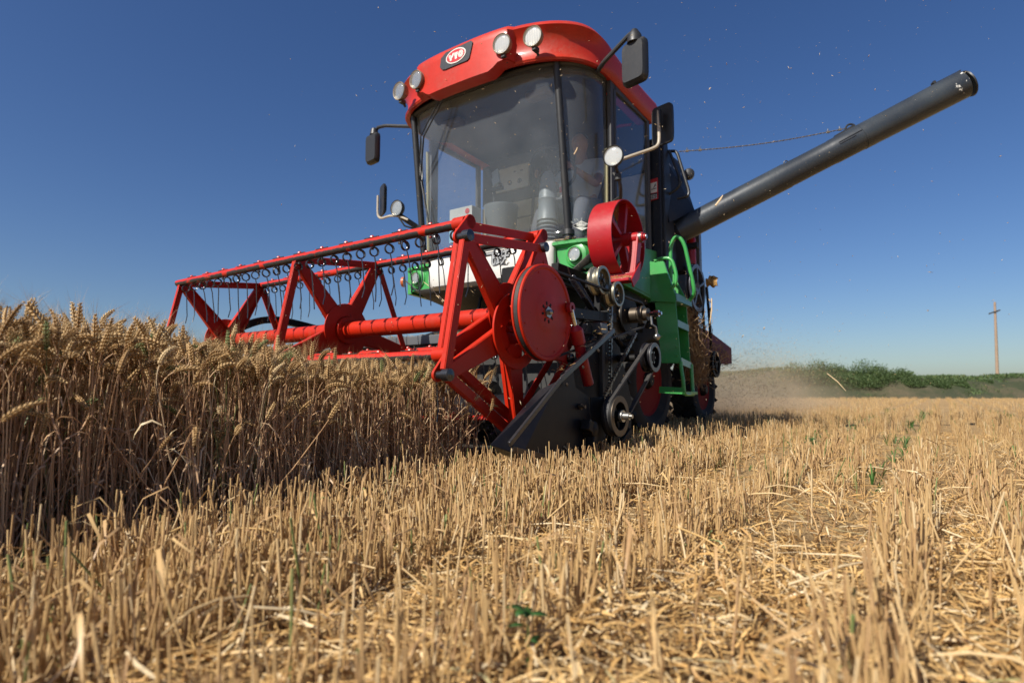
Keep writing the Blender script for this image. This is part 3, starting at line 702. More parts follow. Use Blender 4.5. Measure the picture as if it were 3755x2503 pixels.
# lamps
def lamp(name, c, d, r, shell, par, depth=.07, rim=.006):
    d = Vector(d).normalized(); c = Vector(c)
    m = MB().lathe([(-depth, 0), (-depth, r*.45), (-depth*.55, r*.92), (-.012, r*1.02), (.004, r*1.05), (.009, r*1.0), (.006, r*.94), (-.004, r*.93), (-depth*.40, r*.90), (-depth*.9, r*.4), (-depth*.9, 0)], c, d, 36)
    o = obj(name, m, shell, par, smooth=40)
    m = MB().lathe([(-.006, r*.95)]+[(.002+.016*math.cos(math.pi/2*i/6)*1.0, r*.95*math.sin(math.pi/2*i/6)) for i in range(6, -1, -1)], c, d, 32); obj('lens', m, LENS, o, smooth=60)
    m = MB().lathe([(-.004, r*.94), (-depth*.22, r*.80), (-depth*.42, r*.52), (-depth*.52, r*.20), (-depth*.52, r*.13), (-depth*.22, r*.13), (-depth*.18, 0)], c, d, 32); obj('reflector', m, REFL, o, smooth=60)
    return o
SHELL = paint('lamp_shell_tan', (.24, .19, .13), .5, .4)
for s in (-1, 1):
    for dx, y, z in ((.40 if s > 0 else .395, .875, 2.672), (.625 if s > 0 else .61, .91, 2.662)):
        l = lamp('work_lamp', (XC+s*dx, y, z), (s*.10, -1, -.10), .066, SHELL, H)
        m = MB().box((XC+s*dx, y+.035, z-.072), (.03, .05, .03)).tube([(XC+s*dx, y+.03, z-.06), (XC+s*dx, y+.07, z-.10)], .01, 8); obj('lamp_bracket', m, HULL, l, .003)
# upper mirrors
def mirror(c, w_, h_, d, mat, nm, par, yaw, thick=.05):
    m = MB(); M = Matrix.Rotation(yaw, 3, 'Z'); n = 9
    rows = []
    for f, th in ((.86, -thick), (1, -thick*.55), (1, 0)):
        P = []
        for i in range(40):
            t = 2*math.pi*i/40; e = 2/7; P.append(Vector(c)+M @ Vector((w_/2*f*math.copysign(abs(math.cos(t))**e, math.cos(t)), th*(-1 if d < 0 else 1), h_/2*f*math.copysign(abs(math.sin(t))**e, math.sin(t)))))
        rows.append(P)
    m.grid(rows, True); k = len(rows); m.f += [tuple(range(39, -1, -1)), tuple((k-1)*40+i for i in range(40))]
    o = obj(nm, m, mat, par, smooth=40)
    g = MB(); flat(g, onplane(Vector(c)+M @ Vector((0, .003, 0)), M @ Vector((1, 0, 0)), (0, 0, 1)), [(w_*.43*math.copysign(abs(math.cos(t))**.3, math.cos(t)), h_*.44*math.copysign(abs(math.sin(t))**.3, math.sin(t))) for t in np.linspace(0, 2*math.pi, 33)[:-1]], 0, .003)
    return o
MR = mirror((.075, 1.30, 2.475), .185, .29, 1, PLASTIC, 'wing_mirror', H, R(-12))
m = MB().lathe([(0, .05), (.05, .045), (.09, .02), (.095, 0)], (.075, 1.275, 2.60), (0, 0, 1), 16).tube(smoothpath([(.075, 1.28, 2.675), (.04, 1.29, 2.685), (-.17, 1.31, 2.565), (-.24, 1.36, 2.545)], .03), .016, 10); obj('mirror_arm', m, PLASTIC, MR, .0)
ML = mirror((-2.42, 1.30, 2.50), .16, .27, 1, PLASTIC, 'wing_mirror', H, R(-6))
m = MB().tube(smoothpath([(-2.42, 1.30, 2.63), (-2.41, 1.31, 2.70), (-2.30, 1.31, 2.69), (-1.95, 1.34, 2.60), (-1.90, 1.38, 2.58)], .03), .015, 10).lathe([(0, .04), (.05, .03), (.07, 0)], (-2.42, 1.29, 2.63), (0, 0, 1), 14); obj('mirror_arm', m, PLASTIC, ML)
# lower mirrors and lamps on cream tubes
M2 = mirror((.12, 1.60, 2.165), .165, .275, -1, PLASTIC, 'square_mirror', H, R(-14), .04)
m = MB().box((.118, 1.55, 2.19), (.035, .03, .12)).tube([(.118, 1.545, 2.14), (.118, 1.545, 2.25)], .012, 8); obj('mirror_clamp', m, PLASTIC, M2, .006)
m = MB().tube(smoothpath([(.118, 1.545, 2.24), (.125, 1.54, 2.02), (.11, 1.52, 1.98), (-.05, 1.38, 1.90), (-.12, 1.34, 1.87)], .06), .0115, 10); obj('mirror_tube', m, PIPE, M2)
l2 = lamp('side_lamp', (-.052, 1.20, 1.855), (.10, -1, -.05), .066, PLASTIC, H, .06)
m = MB().tube(smoothpath([(-.052, 1.24, 1.80), (-.055, 1.27, 1.765), (-.09, 1.34, 1.76), (-.12, 1.34, 1.80)], .03), .010, 8).tube(smoothpath([(-.06, 1.28, 1.76), (-.05, 1.30, 1.68), (-.10, 1.40, 1.62), (-.25, 1.50, 1.60)], .05), .013, 8).tube([(-.10, 1.42, 1.665), (-.25, 1.52, 1.655)], .008, 8).lathe([(-.02, .022), (.02, .022), (.02, 0)], (-.056, 1.275, 1.74), (0, 0, 1), 12); obj('lamp_bracket', m, HULL, l2)
M3 = mirror((-2.32, 1.30, 2.02), .15, .27, -1, PLASTIC, 'square_mirror', H, R(-28), .03)
m = MB().tube(smoothpath([(-2.345, 1.28, 2.06), (-2.345, 1.28, 1.88), (-2.30, 1.28, 1.845), (-2.17, 1.26, 1.845), (-2.05, 1.25, 1.82), (-1.97, 1.28, 1.78)], .05), .010, 10); obj('mirror_tube', m, PIPE, M3)
l3 = lamp('side_lamp', (-2.06, 1.235, 1.885), (.05, -1, -.05), .066, PLASTIC, H, .06)
m = MB().bar((-2.06, 1.27, 1.83), (-1.95, 1.42, 1.72), .03, .04).tube([(-2.05, 1.25, 1.81), (-2.02, 1.29, 1.74), (-1.92, 1.46, 1.70)], .008, 8); obj('lamp_bracket', m, HULL, l3, .003)

# ---------------------------------------------------------------- green and white front cowl
def bpath(n=40):
    P = []
    for i in range(n+1):
        t = math.pi*i/n; c, s = math.cos(t), math.sin(t); e = 2/7.
        P.append((.93*math.copysign(abs(c)**e, c), 1.50-.285*abs(s)**(2/5.)))
    return P
def cowl(dx0, dx1, prof, mat, name, par=None, n=40, solid=.008):
    rows = []
    for off, z in prof:
        row = []
        for i in range(n+1):
            dx = dx0+(dx1-dx0)*i/n; y = 1.54-.285*max(0, 1-abs(dx/.95)**7)**(1/3.); 
            row.append((XC+dx, y-off, z))
        rows.append(row)
    return obj(name, MB().grid(rows), mat, par or H, solid=solid, smooth=40)
gprof = [(-.10, 1.370), (.02, 1.368), (.030, 1.362), (.030, 1.348), (.018, 1.338), (-.005, 1.328), (-.012, 1.20), (-.012, 1.178), (-.06, 1.168)]
cw = cowl(-.948, .948, gprof, GREEN, 'front_cowl', n=60)
wprof = [(-.06, 1.385), (.012, 1.384), (.030, 1.378), (.040, 1.365), (.046, 1.30), (.046, 1.22), (.036, 1.172), (.0, 1.150), (-.06, 1.142)]
rows = []
for off, z in wprof:
    row = []
    for i in range(61):
        t = -1+2*i/60; dx = .585*math.copysign(abs(t)**.9, t); f = max(0, 1-abs(t)**18)**.6
        zc = 1.28; row.append((XC+dx, 1.25-(off*f if off > 0 else off), zc+(z-zc)*(1-.10*(1-f))))
    rows.append(row)
wc = obj('white_panel', MB().grid(rows), WHITE, H, solid=.006, smooth=45)
# chrome lettering on the white panel
fl = onplane((XC, 1.199, 1.285), (1, 0, 0), (0, 0, 1))
for txt, a in (('\u6b63', -.06), ('\u98de', .055), ('\u8dc3', .165)):
    obj('character_outline', textmb(txt, .112, lambda x, y, z, a=a: fl(x+a, y+.02, z*.5), shear=.22, bold=.008), DECALK, wc)
    obj('chrome_character', textmb(txt, .112, lambda x, y, z, a=a: fl(x+a, y+.02, z*1.3), shear=.22, bold=.002), paint('letter_metal', (.50, .49, .46), .38, .15, metal=.6, coat=0) if 'letter_metal' not in MATS else MATS['letter_metal'], wc)
for s in (-1, 1):
    l = lamp('headlight', (XC+s*.735, 1.238, 1.268), (0, -1, 0), .048, GREEN, H, .02)
    obj('lamp_socket', MB().lathe([(-.03, .090), (-.010, .078), (-.002, .058), (-.002, .05)], (XC+s*.735, 1.250, 1.268), (0, -1, 0), 32), GREEN, l)
obj('turn_signal', MB().lathe([(0, .045), (.02, .04), (.03, .02), (.032, 0)], (XC-.925, 1.30, 1.265), (-1, -.6, 0), 20), ORANGE, H)
# pan below the cab
rows = []
for y, z, hw in ((1.24, 1.165, .86), (1.34, 1.11, .84), (1.60, 1.05, .80), (2.1, .98, .76)): rows.append([(XC+hw*(-1+2*i/12), y, z+(.10 if i in (0, 12) else 0)) for i in range(13)])
obj('under_pan', MB().grid(rows), HULL, H, solid=.01)
m = MB().tube(smoothpath([(-1.30, 1.42, 1.10), (-1.32, 1.40, .95), (-1.30, 1.5, .75)], .05), .012, 8).bar((-1.62, 1.9, 1.1), (-1.62, 1.9, .6), .05, .05); obj('brake_hose', m, BLACK, H)
# right-hand fender, stickers
m = MB().prism([(1.30, 1.155), (1.75, 1.125), (2.30, 1.08), (2.30, 1.47), (2.16, 1.46), (1.52, 1.38), (1.30, 1.38)], 0, -.26, -.215).prism([(1.30, 1.155), (1.75, 1.125), (2.30, 1.08), (2.30, 1.06), (1.75, 1.105), (1.30, 1.135)], 0, -1.2, -.215)
fd = obj('side_fender', m, GREEN, H, .004)
m = MB().prism([(1.30, 1.155), (1.75, 1.125), (2.30, 1.08), (2.30, 1.47), (1.30, 1.38)], 0, -1.985, -1.94); obj('side_fender', m, GREEN, H, .004)
for y0, mat2 in ((1.60, DECALK), (1.80, MATS['header_grey'])):
    f2 = onplane((-.213, y0, 1.265), (0, 1, 0), (0, 0, 1)); mm = MB(); flat(mm, f2, [(-.085, -.085), (.085, -.085), (.085, .085), (-.085, .085)], 0, .002); st = obj('warning_sticker', mm, mat2, H)
    mm = MB()
    for i in range(5): flat(mm, f2, [(-.07, .06-i*.03), (.05+.015*(i % 2), .06-i*.03), (.05+.015*(i % 2), .048-i*.03), (-.07, .048-i*.03)], .002, .0032)
    obj('sticker_lines', mm, DECAL, st)
    if mat2 is DECALK: mm = MB(); flat(mm, f2, [(-.085, .066), (.085, .066), (.085, .085), (-.085, .085)], .002, .0034); obj('sticker_band', mm, ORANGE, st)

# ---------------------------------------------------------------- ladder
m = MB().slab([(-.045, 1.75, 1.265), (.052, 1.75, 1.258), (.137, 1.75, 1.0), (.137, 1.75, .962), (-.045, 1.75, .985)], .008).slab([(.052, 1.752, 1.258), (.137, 1.752, 1.0), (.131, 1.79, .998), (.046, 1.79, 1.258)], .004)
lad = obj('ladder', m, GREEN, H, .0015)
obj('upper_side_plate', MB().slab([(-.10, 2.05, 1.23), (.012, 2.05, 1.22), (.112, 2.05, 1.01), (-.10, 2.05, .98)], .008), GREEN, lad, .0015)
obj('upper_back_plate', MB().slab([(-.04, 1.75, 1.27), (-.04, 2.05, 1.27), (-.03, 2.05, 1.0), (-.03, 1.75, 1.0)], .006), GREEN, lad)
m = MB().slab([(.138, 1.745, 1.028), (.138, 2.055, 1.012), (.142, 2.055, .966), (.142, 1.745, .974)], .006).slab([(-.05, 1.75, .985), (.14, 1.75, .972), (.14, 2.05, .972), (-.05, 2.05, .985)], .005); obj('top_step', m, TEAL, lad)
obj('front_side_plate', MB().slab([(-.020, 1.765, .980), (.130, 1.765, .968), (.156, 1.765, .548), (.020, 1.765, .552)], .007), GREEN, lad, .0015)
obj('rear_side_plate', MB().slab([(-.03, 2.04, .985), (.108, 2.04, .968), (.126, 2.04, .555), (.0, 2.04, .56)], .007), GREEN, lad, .0015)
obj('ladder_back', MB().slab([(.0, 1.78, .97), (.0, 2.03, .97), (.022, 2.03, .565), (.022, 1.78, .565)], .006), GREEN, lad)
for zf, zr, x0, x1 in ((.845, .832, .136, .112), (.585, .562, .154, .124)):
    m = MB().slab([(x0+.002, 1.768, zf), (x1+.008, 2.037, zr), (x1+.008, 2.037, zr-.045), (x0+.002, 1.768, zf-.047)], .006).slab([(x0, 1.768, zf), (x1, 2.037, zr), (x1-.10, 2.037, zr), (x0-.10, 1.768, zf)], .005); obj('ladder_step', m, TEAL, lad)
m = MB().tube(smoothpath([(.155, 1.765, .56), (.158, 1.765, .50), (.168, 1.765, .44), (.172, 1.77, .345), (.172, 1.80, .335), (.150, 2.03, .335), (.138, 2.04, .36), (.132, 2.04, .55)], .03), .0125, 10).bar((.0, 1.765, .368), (.165, 1.765, .360), .014, .044, (0, 0, 1)).box((.158, 1.905, .345), (.03, .27, .02)); obj('foot_bar', m, GREEN, lad, .001)
m = MB()
for x, z in ((.128, .66), (.13, .60)): m.lathe([(0, .009), (.006, .009), (.010, .006), (.010, 0)], (x, 1.760, z), (0, -1, 0), 12)
for x, z in ((.085, .90), (.09, .85)): m.lathe([(0, .009), (.006, .009), (.010, .006), (.010, 0)], (x, 2.034, z), (0, -1, 0), 12)
obj('ladder_bolt', m, GREEN, lad)
obj('grab_rail', MB().tube(smoothpath([(-.01, 1.75, 1.268), (.05, 1.75, 1.282), (.115, 1.75, 1.268), (.145, 1.75, 1.15), (.138, 1.75, 1.09), (.108, 1.75, 1.062)], .05), .0125, 12), GREEN, lad)
obj('grab_rail', MB().tube(smoothpath([(.036, 1.93, 1.14), (.040, 1.93, 1.40), (.068, 1.93, 1.462), (.108, 1.93, 1.46), (.14, 1.94, 1.40), (.185, 1.98, 1.10), (.182, 2.0, 1.045), (.115, 2.045, .995)], .05), .0135, 12), GREEN, lad)

# ---------------------------------------------------------------- body, tank, wheels
m = MB().prism([(2.33, .75), (2.33, 2.34), (2.45, 2.38), (3.25, 2.34), (3.42, 1.95), (3.55, 1.5), (3.55, .80)], 0, -1.95, -.30).prism([(3.555, .80), (3.555, 1.30), (4.2, 1.22), (4.5, 1.0), (4.5, .80)], 0, -1.75, -.60); body = obj('body_shell', m, DARK, H, .01)
m = MB().box((-.85, 2.315, 1.75), (1.36, .03, 1.30)).prism([(2.33, 1.32), (2.33, 2.38), (2.42, 2.40), (2.60, 1.32)], 0, -.285, -.150); obj('tank_front', m, TANK, H, .006)
m = MB().add([(-.24, 2.40, 2.40), (-.185, 2.75, 2.34), (-.055, 2.75, 1.885), (-.145, 2.40, 1.715), (-.9, 2.40, 2.44), (-.9, 2.75, 2.38)], [(0, 3, 2, 1), (0, 1, 5, 4)]); tk = obj('tank_flare', m, TANK, H, solid=.012, smooth=0)
A_, B_, C_ = Vector((-.24, 2.40, 2.40)), Vector((-.185, 2.75, 2.34)), Vector((-.145, 2.40, 1.715))
u = (B_-A_).normalized(); v = (A_-C_); v = (v-u*v.dot(u)).normalized()
if u.cross(v).dot(Vector((1, -.6, 0))) < 0: u = -u
ft = onplane((A_+B_+C_+Vector((-.055, 2.75, 1.885)))/4, u, v)
obj('tank_lettering', textmb('DFH', .17, lambda x, y, z: ft(x*.8, y+.09, .009+z*.2), bold=.002), paint('faded_letter', (.34, .34, .31), .5, .3), tk)
# warning sticker on the tank front
fs = onplane((-.222, 2.296, 1.975), (1, 0, 0), (0, 0, 1))
mm = MB(); flat(mm, fs, [(-.032, -.092), (.032, -.085), (.032, .088), (-.032, .082)], .0, .010); st = obj('warning_sticker', mm, DECALR, H)
mm = MB(); flat(mm, fs, [(-.028, -.03), (.028, -.028), (.028, .056), (-.028, .052)], .010, .0115); obj('sticker_picture', mm, DECAL, st)
mm = MB(); flat(mm, fs, [(-.020, -.004), (.022, .0), (.022, .006), (-.02, .002)], .0115, .0125); flat(mm, fs, [(-.006, .012), (.020, .032), (.022, .026), (-.002, .008)], .0115, .0125); flat(mm, fs, [(.004, .03), (.02, .044), (.023, .04), (.008, .026)], .0115, .0125); flat(mm, fs, [(-.028, -.084), (.028, -.078), (.028, -.034), (-.028, -.036)], .010, .0115); obj('sticker_marks', mm, DECALK, st)
mm = MB()
for i in range(4):
    for j in range(3): flat(mm, fs, [(-.024+i*.0135, -.046-j*.013), (-.016+i*.0135, -.046-j*.013), (-.016+i*.0135, -.054-j*.013), (-.024+i*.0135, -.054-j*.013)], .0115, .0122)
obj('sticker_text', mm, DECAL, st)
# tank hand rails
m = MB().tube(smoothpath([(-.16, 2.50, 2.345), (-.10, 2.49, 2.33), (-.006, 2.50, 1.965), (-.02, 2.49, 1.93), (-.10, 2.48, 1.925)], .05), .0125, 10).tube(smoothpath([(-.15, 2.44, 2.33), (-.135, 2.44, 2.30), (-.055, 2.44, 2.06), (-.07, 2.44, 2.0), (-.17, 2.44, 1.955)], .06), .011, 10); obj('tank_rail', m, PLASTIC, H)
obj('rear_lamp', MB().lathe([(-.05, 0), (-.05, .03), (-.02, .046), (.02, .046), (.03, .03), (.03, 0)], (-.075, 2.70, 2.19), (.4, -1, 0), 20), PLASTIC, H)
obj('side_column', MB().box((-.12, 3.02, 1.42), (.05, .06, .75)), MATS['header_grey'], H, .004)
# unloading auger
a0, a1 = Vector((-.20, 2.66, 1.685)), Vector((1.828, 3.497, 2.736)); D = (a1-a0).normalized(); L = (a1-a0).length
def augm(prof, n=48):
    m = MB().lathe([(h*L, r) for h, r in prof], a0, D, n); return m
m = augm([(0, .102), (.235, .102), (.24, .1035), (.41, .1035), (.41, .1005), (.46, .1005), (.46, .0995), (.565, .0985), (.57, .1015), (.665, .1015), (.666, .1045), (.70, .1045), (.701, .104), (1., .110), (1., .103), (.97, .102)])
ag = obj('unloading_auger', m, AUGM, H, smooth=25)
me = ag.data; at = me.attributes.new('along', 'FLOAT', 'POINT')
for i, vv in enumerate(me.vertices): at.data[i].value = ((Vector(vv.co)/U-a0).dot(D))/L
me.polygons.foreach_get
upv = Vector((0, 0, 1)); upv = (upv-D*upv.dot(D)).normalized(); sd = D.cross(upv)
q = a1+D*.035-upv*.012
m = MB().lathe([(-.006, 0), (-.006, .103), (.004, .106), (.008, .100), (.008, 0)], q, D, 40).bar(a1-D*.17+upv*.108, a1+D*.04+upv*.106, .035, .008, upv).lathe([(-.02, .012), (.02, .012)], a1-D*.16+upv*.12, sd, 10); obj('spout_flap', m, PLASTIC, ag)
m = MB()
fr = -sd if sd.y > 0 else sd
fr = fr if fr.y < 0 else -fr
p0 = a0+D*L*.585
m.bar(p0+fr*.1015+upv*.01, a0+D*L*.64+fr*.1015+upv*.012, .006, .006, upv).bar(p0+fr*.101+upv*.026, a0+D*L*.664+fr*.101+upv*.03, .004, .004, upv); obj('auger_seam', m, DECALK, ag)
m = MB().tube(arc(a0+D*L*.655+upv*.105, .035, 0, math.pi, 12, D, upv), .008, 8).bar(a0+D*L*.60+upv*.10, a0+D*L*.67+upv*.108, .03, .02, upv); obj('cable_eye', m, PLASTIC, ag)
obj('lifting_hook', MB().tube(arc(a0+D*L*.43+upv*.10, .016, 0, math.pi, 8, D, upv), .005, 6), PLASTIC, ag)
m = MB().lathe([(-.30, .10), (.02, .108), (.03, .108), (.03, .10)], a0, D, 30).lathe([(-.34, .10), (-.02, .10)], a0, (0, 0, 1), 24).box((-.06, 2.66, 1.56), (.12, .05, .05)); obj('auger_elbow', m, DARK, H, .02)
cb0, cb1 = Vector((-.085, 2.50, 2.325)), a0+D*L*.64+upv*.125; dcb = cb1-cb0; x = dcb.orthogonal().normalized(); y = dcb.normalized().cross(x)
m = MB()
for ph in (0, math.pi): m.tube([cb0+dcb*(i/120)+Vector((0, 0, -.03*math.sin(math.pi*i/120)))+(x*math.cos(i*1.3+ph)+y*math.sin(i*1.3+ph))*.0025 for i in range(121)], .0033, 5)
cbl = obj('stay_cable', m, paint('cable_grey', (.22, .21, .20), .4, .3, metal=.7), H)
m = MB()
for t in (.05, .13, .90, .97): m.lathe([(-.012, .011), (.012, .011)], cb0+dcb*t+Vector((0, 0, -.03*math.sin(math.pi*t))), dcb, 8).lathe([(-.018, .005), (.018, .005)], cb0+dcb*t+Vector((0, 0, -.03*math.sin(math.pi*t)+.008)), (0, 0, 1), 6)
obj('cable_clamp', m, STEEL, cbl)
# wheels
def wheel(c, ro, ri, wd, name, side=1, lugs=22):
    h = wd/2
    m = MB().lathe([(-h*.72, ri), (-h*.98, ri+.045), (-h, ro-.07), (-h*.86, ro-.02), (-h*.5, ro), (h*.5, ro), (h*.86, ro-.02), (h, ro-.07), (h*.98, ri+.045), (h*.72, ri)], c, n=48, loop=True)
    for i in range(lugs):
        for sgn in (-1, 1):
            a = 2*math.pi*(i+.5*(sgn > 0))/lugs; d = Vector((0, math.cos(a), math.sin(a))); t = Vector((0, -math.sin(a), math.cos(a)))
            p, q = Vector(c)+d*(ro+.008)+Vector((sgn*h*.95, 0, 0))-d*.03-t*.05, Vector(c)+d*(ro+.010)+Vector((sgn*h*.05, 0, 0))+t*.05
            m.bar(p, q, .034, .04, d)
    o = bpy.data.objects.new(name, None); 
    w_ = obj(name, m, RUBBER, H, smooth=30)
    m = MB().lathe([(side*h*.66, ri), (side*h*.74, ri+.008), (side*h*.66, ri-.02), (side*h*.25, ri-.05), (side*h*.20, ri*.55), (side*h*.45, ri*.42), (side*h*.45, 0)], c, n=40); r_ = obj('rim', m, paint('rim_red', (.20, .008, .006), .7, .12, coat=0, spec=.15) if 'rim_red' not in MATS else MATS['rim_red'], w_)
    m = MB().lathe([(side*h*.45, .07), (side*h*.45+side*.05, .065), (side*h*.45+side*.08, .04), (side*h*.45+side*.08, 0)], c, n=24); obj('hub_cap', m, DARK, w_)
    m = MB()
    for i in range(8): a = i*math.pi/4; m.lathe([(0, .012), (side*.02, .012), (side*.02, 0)], (c[0]+side*h*.45, c[1]+math.cos(a)*.10, c[2]+math.sin(a)*.10), n=6)
    obj('wheel_nut', m, STEEL, w_)
    return w_
wheel((-.395, 2.22, .44), .445, .275, .34, 'front_wheel'); wheel((-1.80, 2.22, .435), .435, .29, .30, 'front_wheel', -1)
wheel((-.52, 4.0, .375), .375, .21, .26, 'rear_wheel', lugs=16); wheel((-1.68, 4.0, .375), .375, .21, .26, 'rear_wheel', -1, lugs=16)
obj('front_axle', MB().box((-1.1, 2.22, .45), (1.2, .18, .2)), DARK, H, .01); obj('rear_axle', MB().box((-1.1, 4.0, .42), (1.0, .12, .12)), DARK, H, .01)
m = MB().prism([(.64, .12), (.64, .66), (2.0, 1.06), (2.3, 1.06), (2.3, .62)], 0, -1.55, -.62); obj('feeder_house', m, DARK, H, .01)
m = MB().prism([(.70, .30), (.74, 1.12), (2.30, 1.08), (2.30, .75), (1.6, .55)], 0, -.60, -.42); obj('dark_filler_box', m, DARK, H, .01)  # near-black box added behind the drives so the background there stays dark
m = MB()
for y, z, r in ((1.45, .95, .02), (1.6, .8, .015), (1.3, .62, .02)): m.tube(smoothpath([(-.38, y-.4, z+.1), (-.30, y-.1, z+.05), (-.28, y+.2, z-.12), (-.36, y+.5, z-.1)], .08), r, 8)
obj('hydraulic_hose', m, BLACK, H)
m = MB().bar((-.28, .85, 1.10), (-.28, 2.2, 1.06), .05, .06).bar((-.10, .95, 1.0), (-.30, 1.4, 1.0), .05, .05).bar((.02, .98, .80), (-.45, .98, .80), .06, .06, (0, 0, 1)).bar((.02, 1.08, .80), (-.45, 1.06, .80), .05, .05); obj('support_beam', m, DARK, H, .004)
# rear side drives, extinguisher, straw hood
s3 = sheave((-.04, 2.70, 1.21), .20, .165, .04, paint('sheave_slate', (.09, .095, .11), .4, .45, metal=.3), 'rear_sheave', 5)
sheave((-.22, 3.75, .62), .13, .10, .04, DARK, 'rear_sheave', 4)
m = MB().lathe([(0, .045), (.22, .045), (.25, .03), (.255, .015), (.28, .015), (.28, 0)], (-.13, 2.86, 1.45), (0, 0, 1), 18); obj('fire_extinguisher', m, CRIM, H)
m = MB().tube([(.0, 2.86, 1.24), (.005, 2.9, .95), (-.02, 3.0, .72)], .012, 8).tube([(-.02, 2.80, 1.24), (-.03, 2.86, .80)], .012, 8).ring((.03, 2.86, 1.04), .02, .012, .008); obj('rear_linkage', m, BLACK, H)
m = MB().box((-.25, 2.8, 1.2), (.10, .9, .5)); obj('rear_cover', m, DARK, H, .01)
fe = onplane((-.195, 2.50, 1.33), (0, 1, 0), (0, 0, 1)); mm = MB(); flat(mm, fe, [(-.07, -.07), (.07, -.08), (.07, .05), (-.07, .07)], 0, .004); sk = obj('warning_sticker', mm, MATS['faded_letter'], H)
mm = MB(); flat(mm, fe, [(-.07, .045), (.07, .03), (.07, .05), (-.07, .07)], .004, .0055); obj('sticker_band', mm, YELLOW, sk)
m = MB().add([(-.45, 4.0, 1.02), (-.45, 4.35, 1.0), (-.30, 4.62, .83), (-.30, 4.62, .66), (-.45, 4.0, .62), (-1.75, 4.0, 1.02), (-1.75, 4.35, 1.0), (-1.9, 4.62, .83), (-1.9, 4.62, .66), (-1.75, 4.0, .62)], [(0, 1, 2, 3, 4), (9, 8, 7, 6, 5), (0, 5, 6, 1), (1, 6, 7, 2)])
obj('straw_hood', m, HOOD, H, solid=.012, smooth=0)
m = MB().slab([(-.33, 3.57, .95), (-.40, 4.05, 1.0), (-.45, 4.05, .5), (-.40, 3.57, .5)], .02); obj('rear_side_panel', m, HOOD, H)
# rag tied to the rear
m = MB(); ra = random.Random(3); rows = []
for i in range(7):
    rows.append([(.01+i*.016+ra.uniform(-.006, .006), 2.83+ra.uniform(-.02, .02), 1.275+.035*math.cos(2*math.pi*j/9)*(.4+.6*math.sin(i*.5+.5))+ra.uniform(-.012, .012)+.004*i) if j < 5 else (.01+i*.016, 2.83+.03*math.sin(2*math.pi*j/9), 1.275+.04*math.cos(2*math.pi*j/9)-.003*i+ra.uniform(-.012, .012)) for j in range(9)])
rag = obj('rag', m.grid(rows, True), YELLOW, None, smooth=0); place(rag); tag(rag, 'faded yellow rag knotted on the rear side of the combine behind the ladder', 'rag')
# ---------------------------------------------------------------- things in the cab
o = obj('storage_bin', MB().lathe([(0, .115), (.004, .118), (.24, .135), (.25, .142), (.258, .142), (.258, .132), (.02, .112)], (-1.24, 1.60, 1.58), (0, 0, 1), 40), MATS['cab_interior_grey']); place(o); tag(o, 'round grey plastic bin standing behind the windscreen in the middle of the cab', 'bin')
o2 = obj('plinth', MB().box((-1.24, 1.60, 1.47), (.30, .26, .22)), INTD, H, .01)
o = obj('carton', MB().box((-1.435, 1.385, 1.665), (.23, .12, .27)), CARD, None, .003); place(o); tag(o, 'white and pale blue carton with a small red round mark behind the windscreen', 'box')
fc = onplane((-1.435, 1.324, 1.665), (1, 0, 0), (0, 0, 1)); mm = MB(); flat(mm, fc, [(-.114, -.134), (.114, -.134), (.114, .04), (.02, .06), (-.114, .02)], 0, .002); obj('blue_panel', mm, PALEBLUE, o)
mm = MB(); flat(mm, fc, [(.07+.022*math.cos(a), .095+.022*math.sin(a)) for a in np.linspace(0, 6.28, 25)[:-1]], 0, .002); obj('round_mark', mm, DECALR, o)
o = obj('cup', MB().lathe([(0, .028), (.10, .036), (.102, .038), (.102, .03), (.09, .028)], (-.69, 1.66, 1.83), (0, 0, 1), 24), CARD); place(o); tag(o, 'small white and red paper cup in the cab beside the steering column', 'cup')
obj('cup_band', MB().lathe([(.03, .0325), (.075, .0352)], (-.69, 1.66, 1.83), (0, 0, 1), 24), DECALR, o)
obj('cup_shelf', MB().box((-.69, 1.68, 1.815), (.14, .12, .02)).box((-.69, 1.70, 1.58), (.03, .04, .46)), INTD, H, .004)
# ---------------------------------------------------------------- driver
def skin(name, pts, edges, mat, parent=None, root=0, sub=2):
    me = bpy.data.meshes.new(name); me.from_pydata([Vector(p[:3])*U for p in pts], edges, []); o = bpy.data.objects.new(name, me); COL.objects.link(o)
    m = o.modifiers.new('skin', 'SKIN'); sv = me.skin_vertices[0].data
    for i, p in enumerate(pts):
        r = p[3]; sv[i].radius = (r*U, (p[4] if len(p) > 4 else r)*U); sv[i].use_root = (i == root)
    m.use_smooth_shade = True
    s = o.modifiers.new('sub', 'SUBSURF'); s.levels = sub; s.render_levels = sub
    me.materials.append(mat); 
    if parent is not None: o.parent = parent
    return o
SKIN = paint('skin', (.32, .17, .105), .5, .05, coat=0); SHIRT = paint('shirt_grey', (.42, .45, .47), .85, .1, coat=0); TROUS = paint('trousers_slate', (.085, .09, .11), .85, .1, coat=0); HAIR = paint('hair', (.012, .010, .009), .5, .02, coat=0)
hx, hy = -.745, 2.03
P = [(hx, hy+.02, 1.83, .10, .085), (hx, hy+.05, 1.98, .10, .075), (hx, hy+.05, 2.15, .11, .075), (hx, hy+.02, 2.255, .045, .045), (hx, hy, 2.32, .044, .05), (hx, hy-.015, 2.375, .062, .072), (hx, hy-.01, 2.43, .058, .068), (hx, hy-.005, 2.47, .03, .035),
     (hx, hy-.095, 2.365, .010, .012), (hx+.067, hy, 2.37, .008, .014), (hx-.067, hy, 2.37, .008, .014)]
E_ = [(0, 1), (1, 2), (2, 3), (3, 4), (4, 5), (5, 6), (6, 7), (5, 8), (5, 9), (5, 10)]
def limb(pts, a):
    for p in pts: P.append(p); E_.append((a, len(P)-1)); a = len(P)-1
    return a
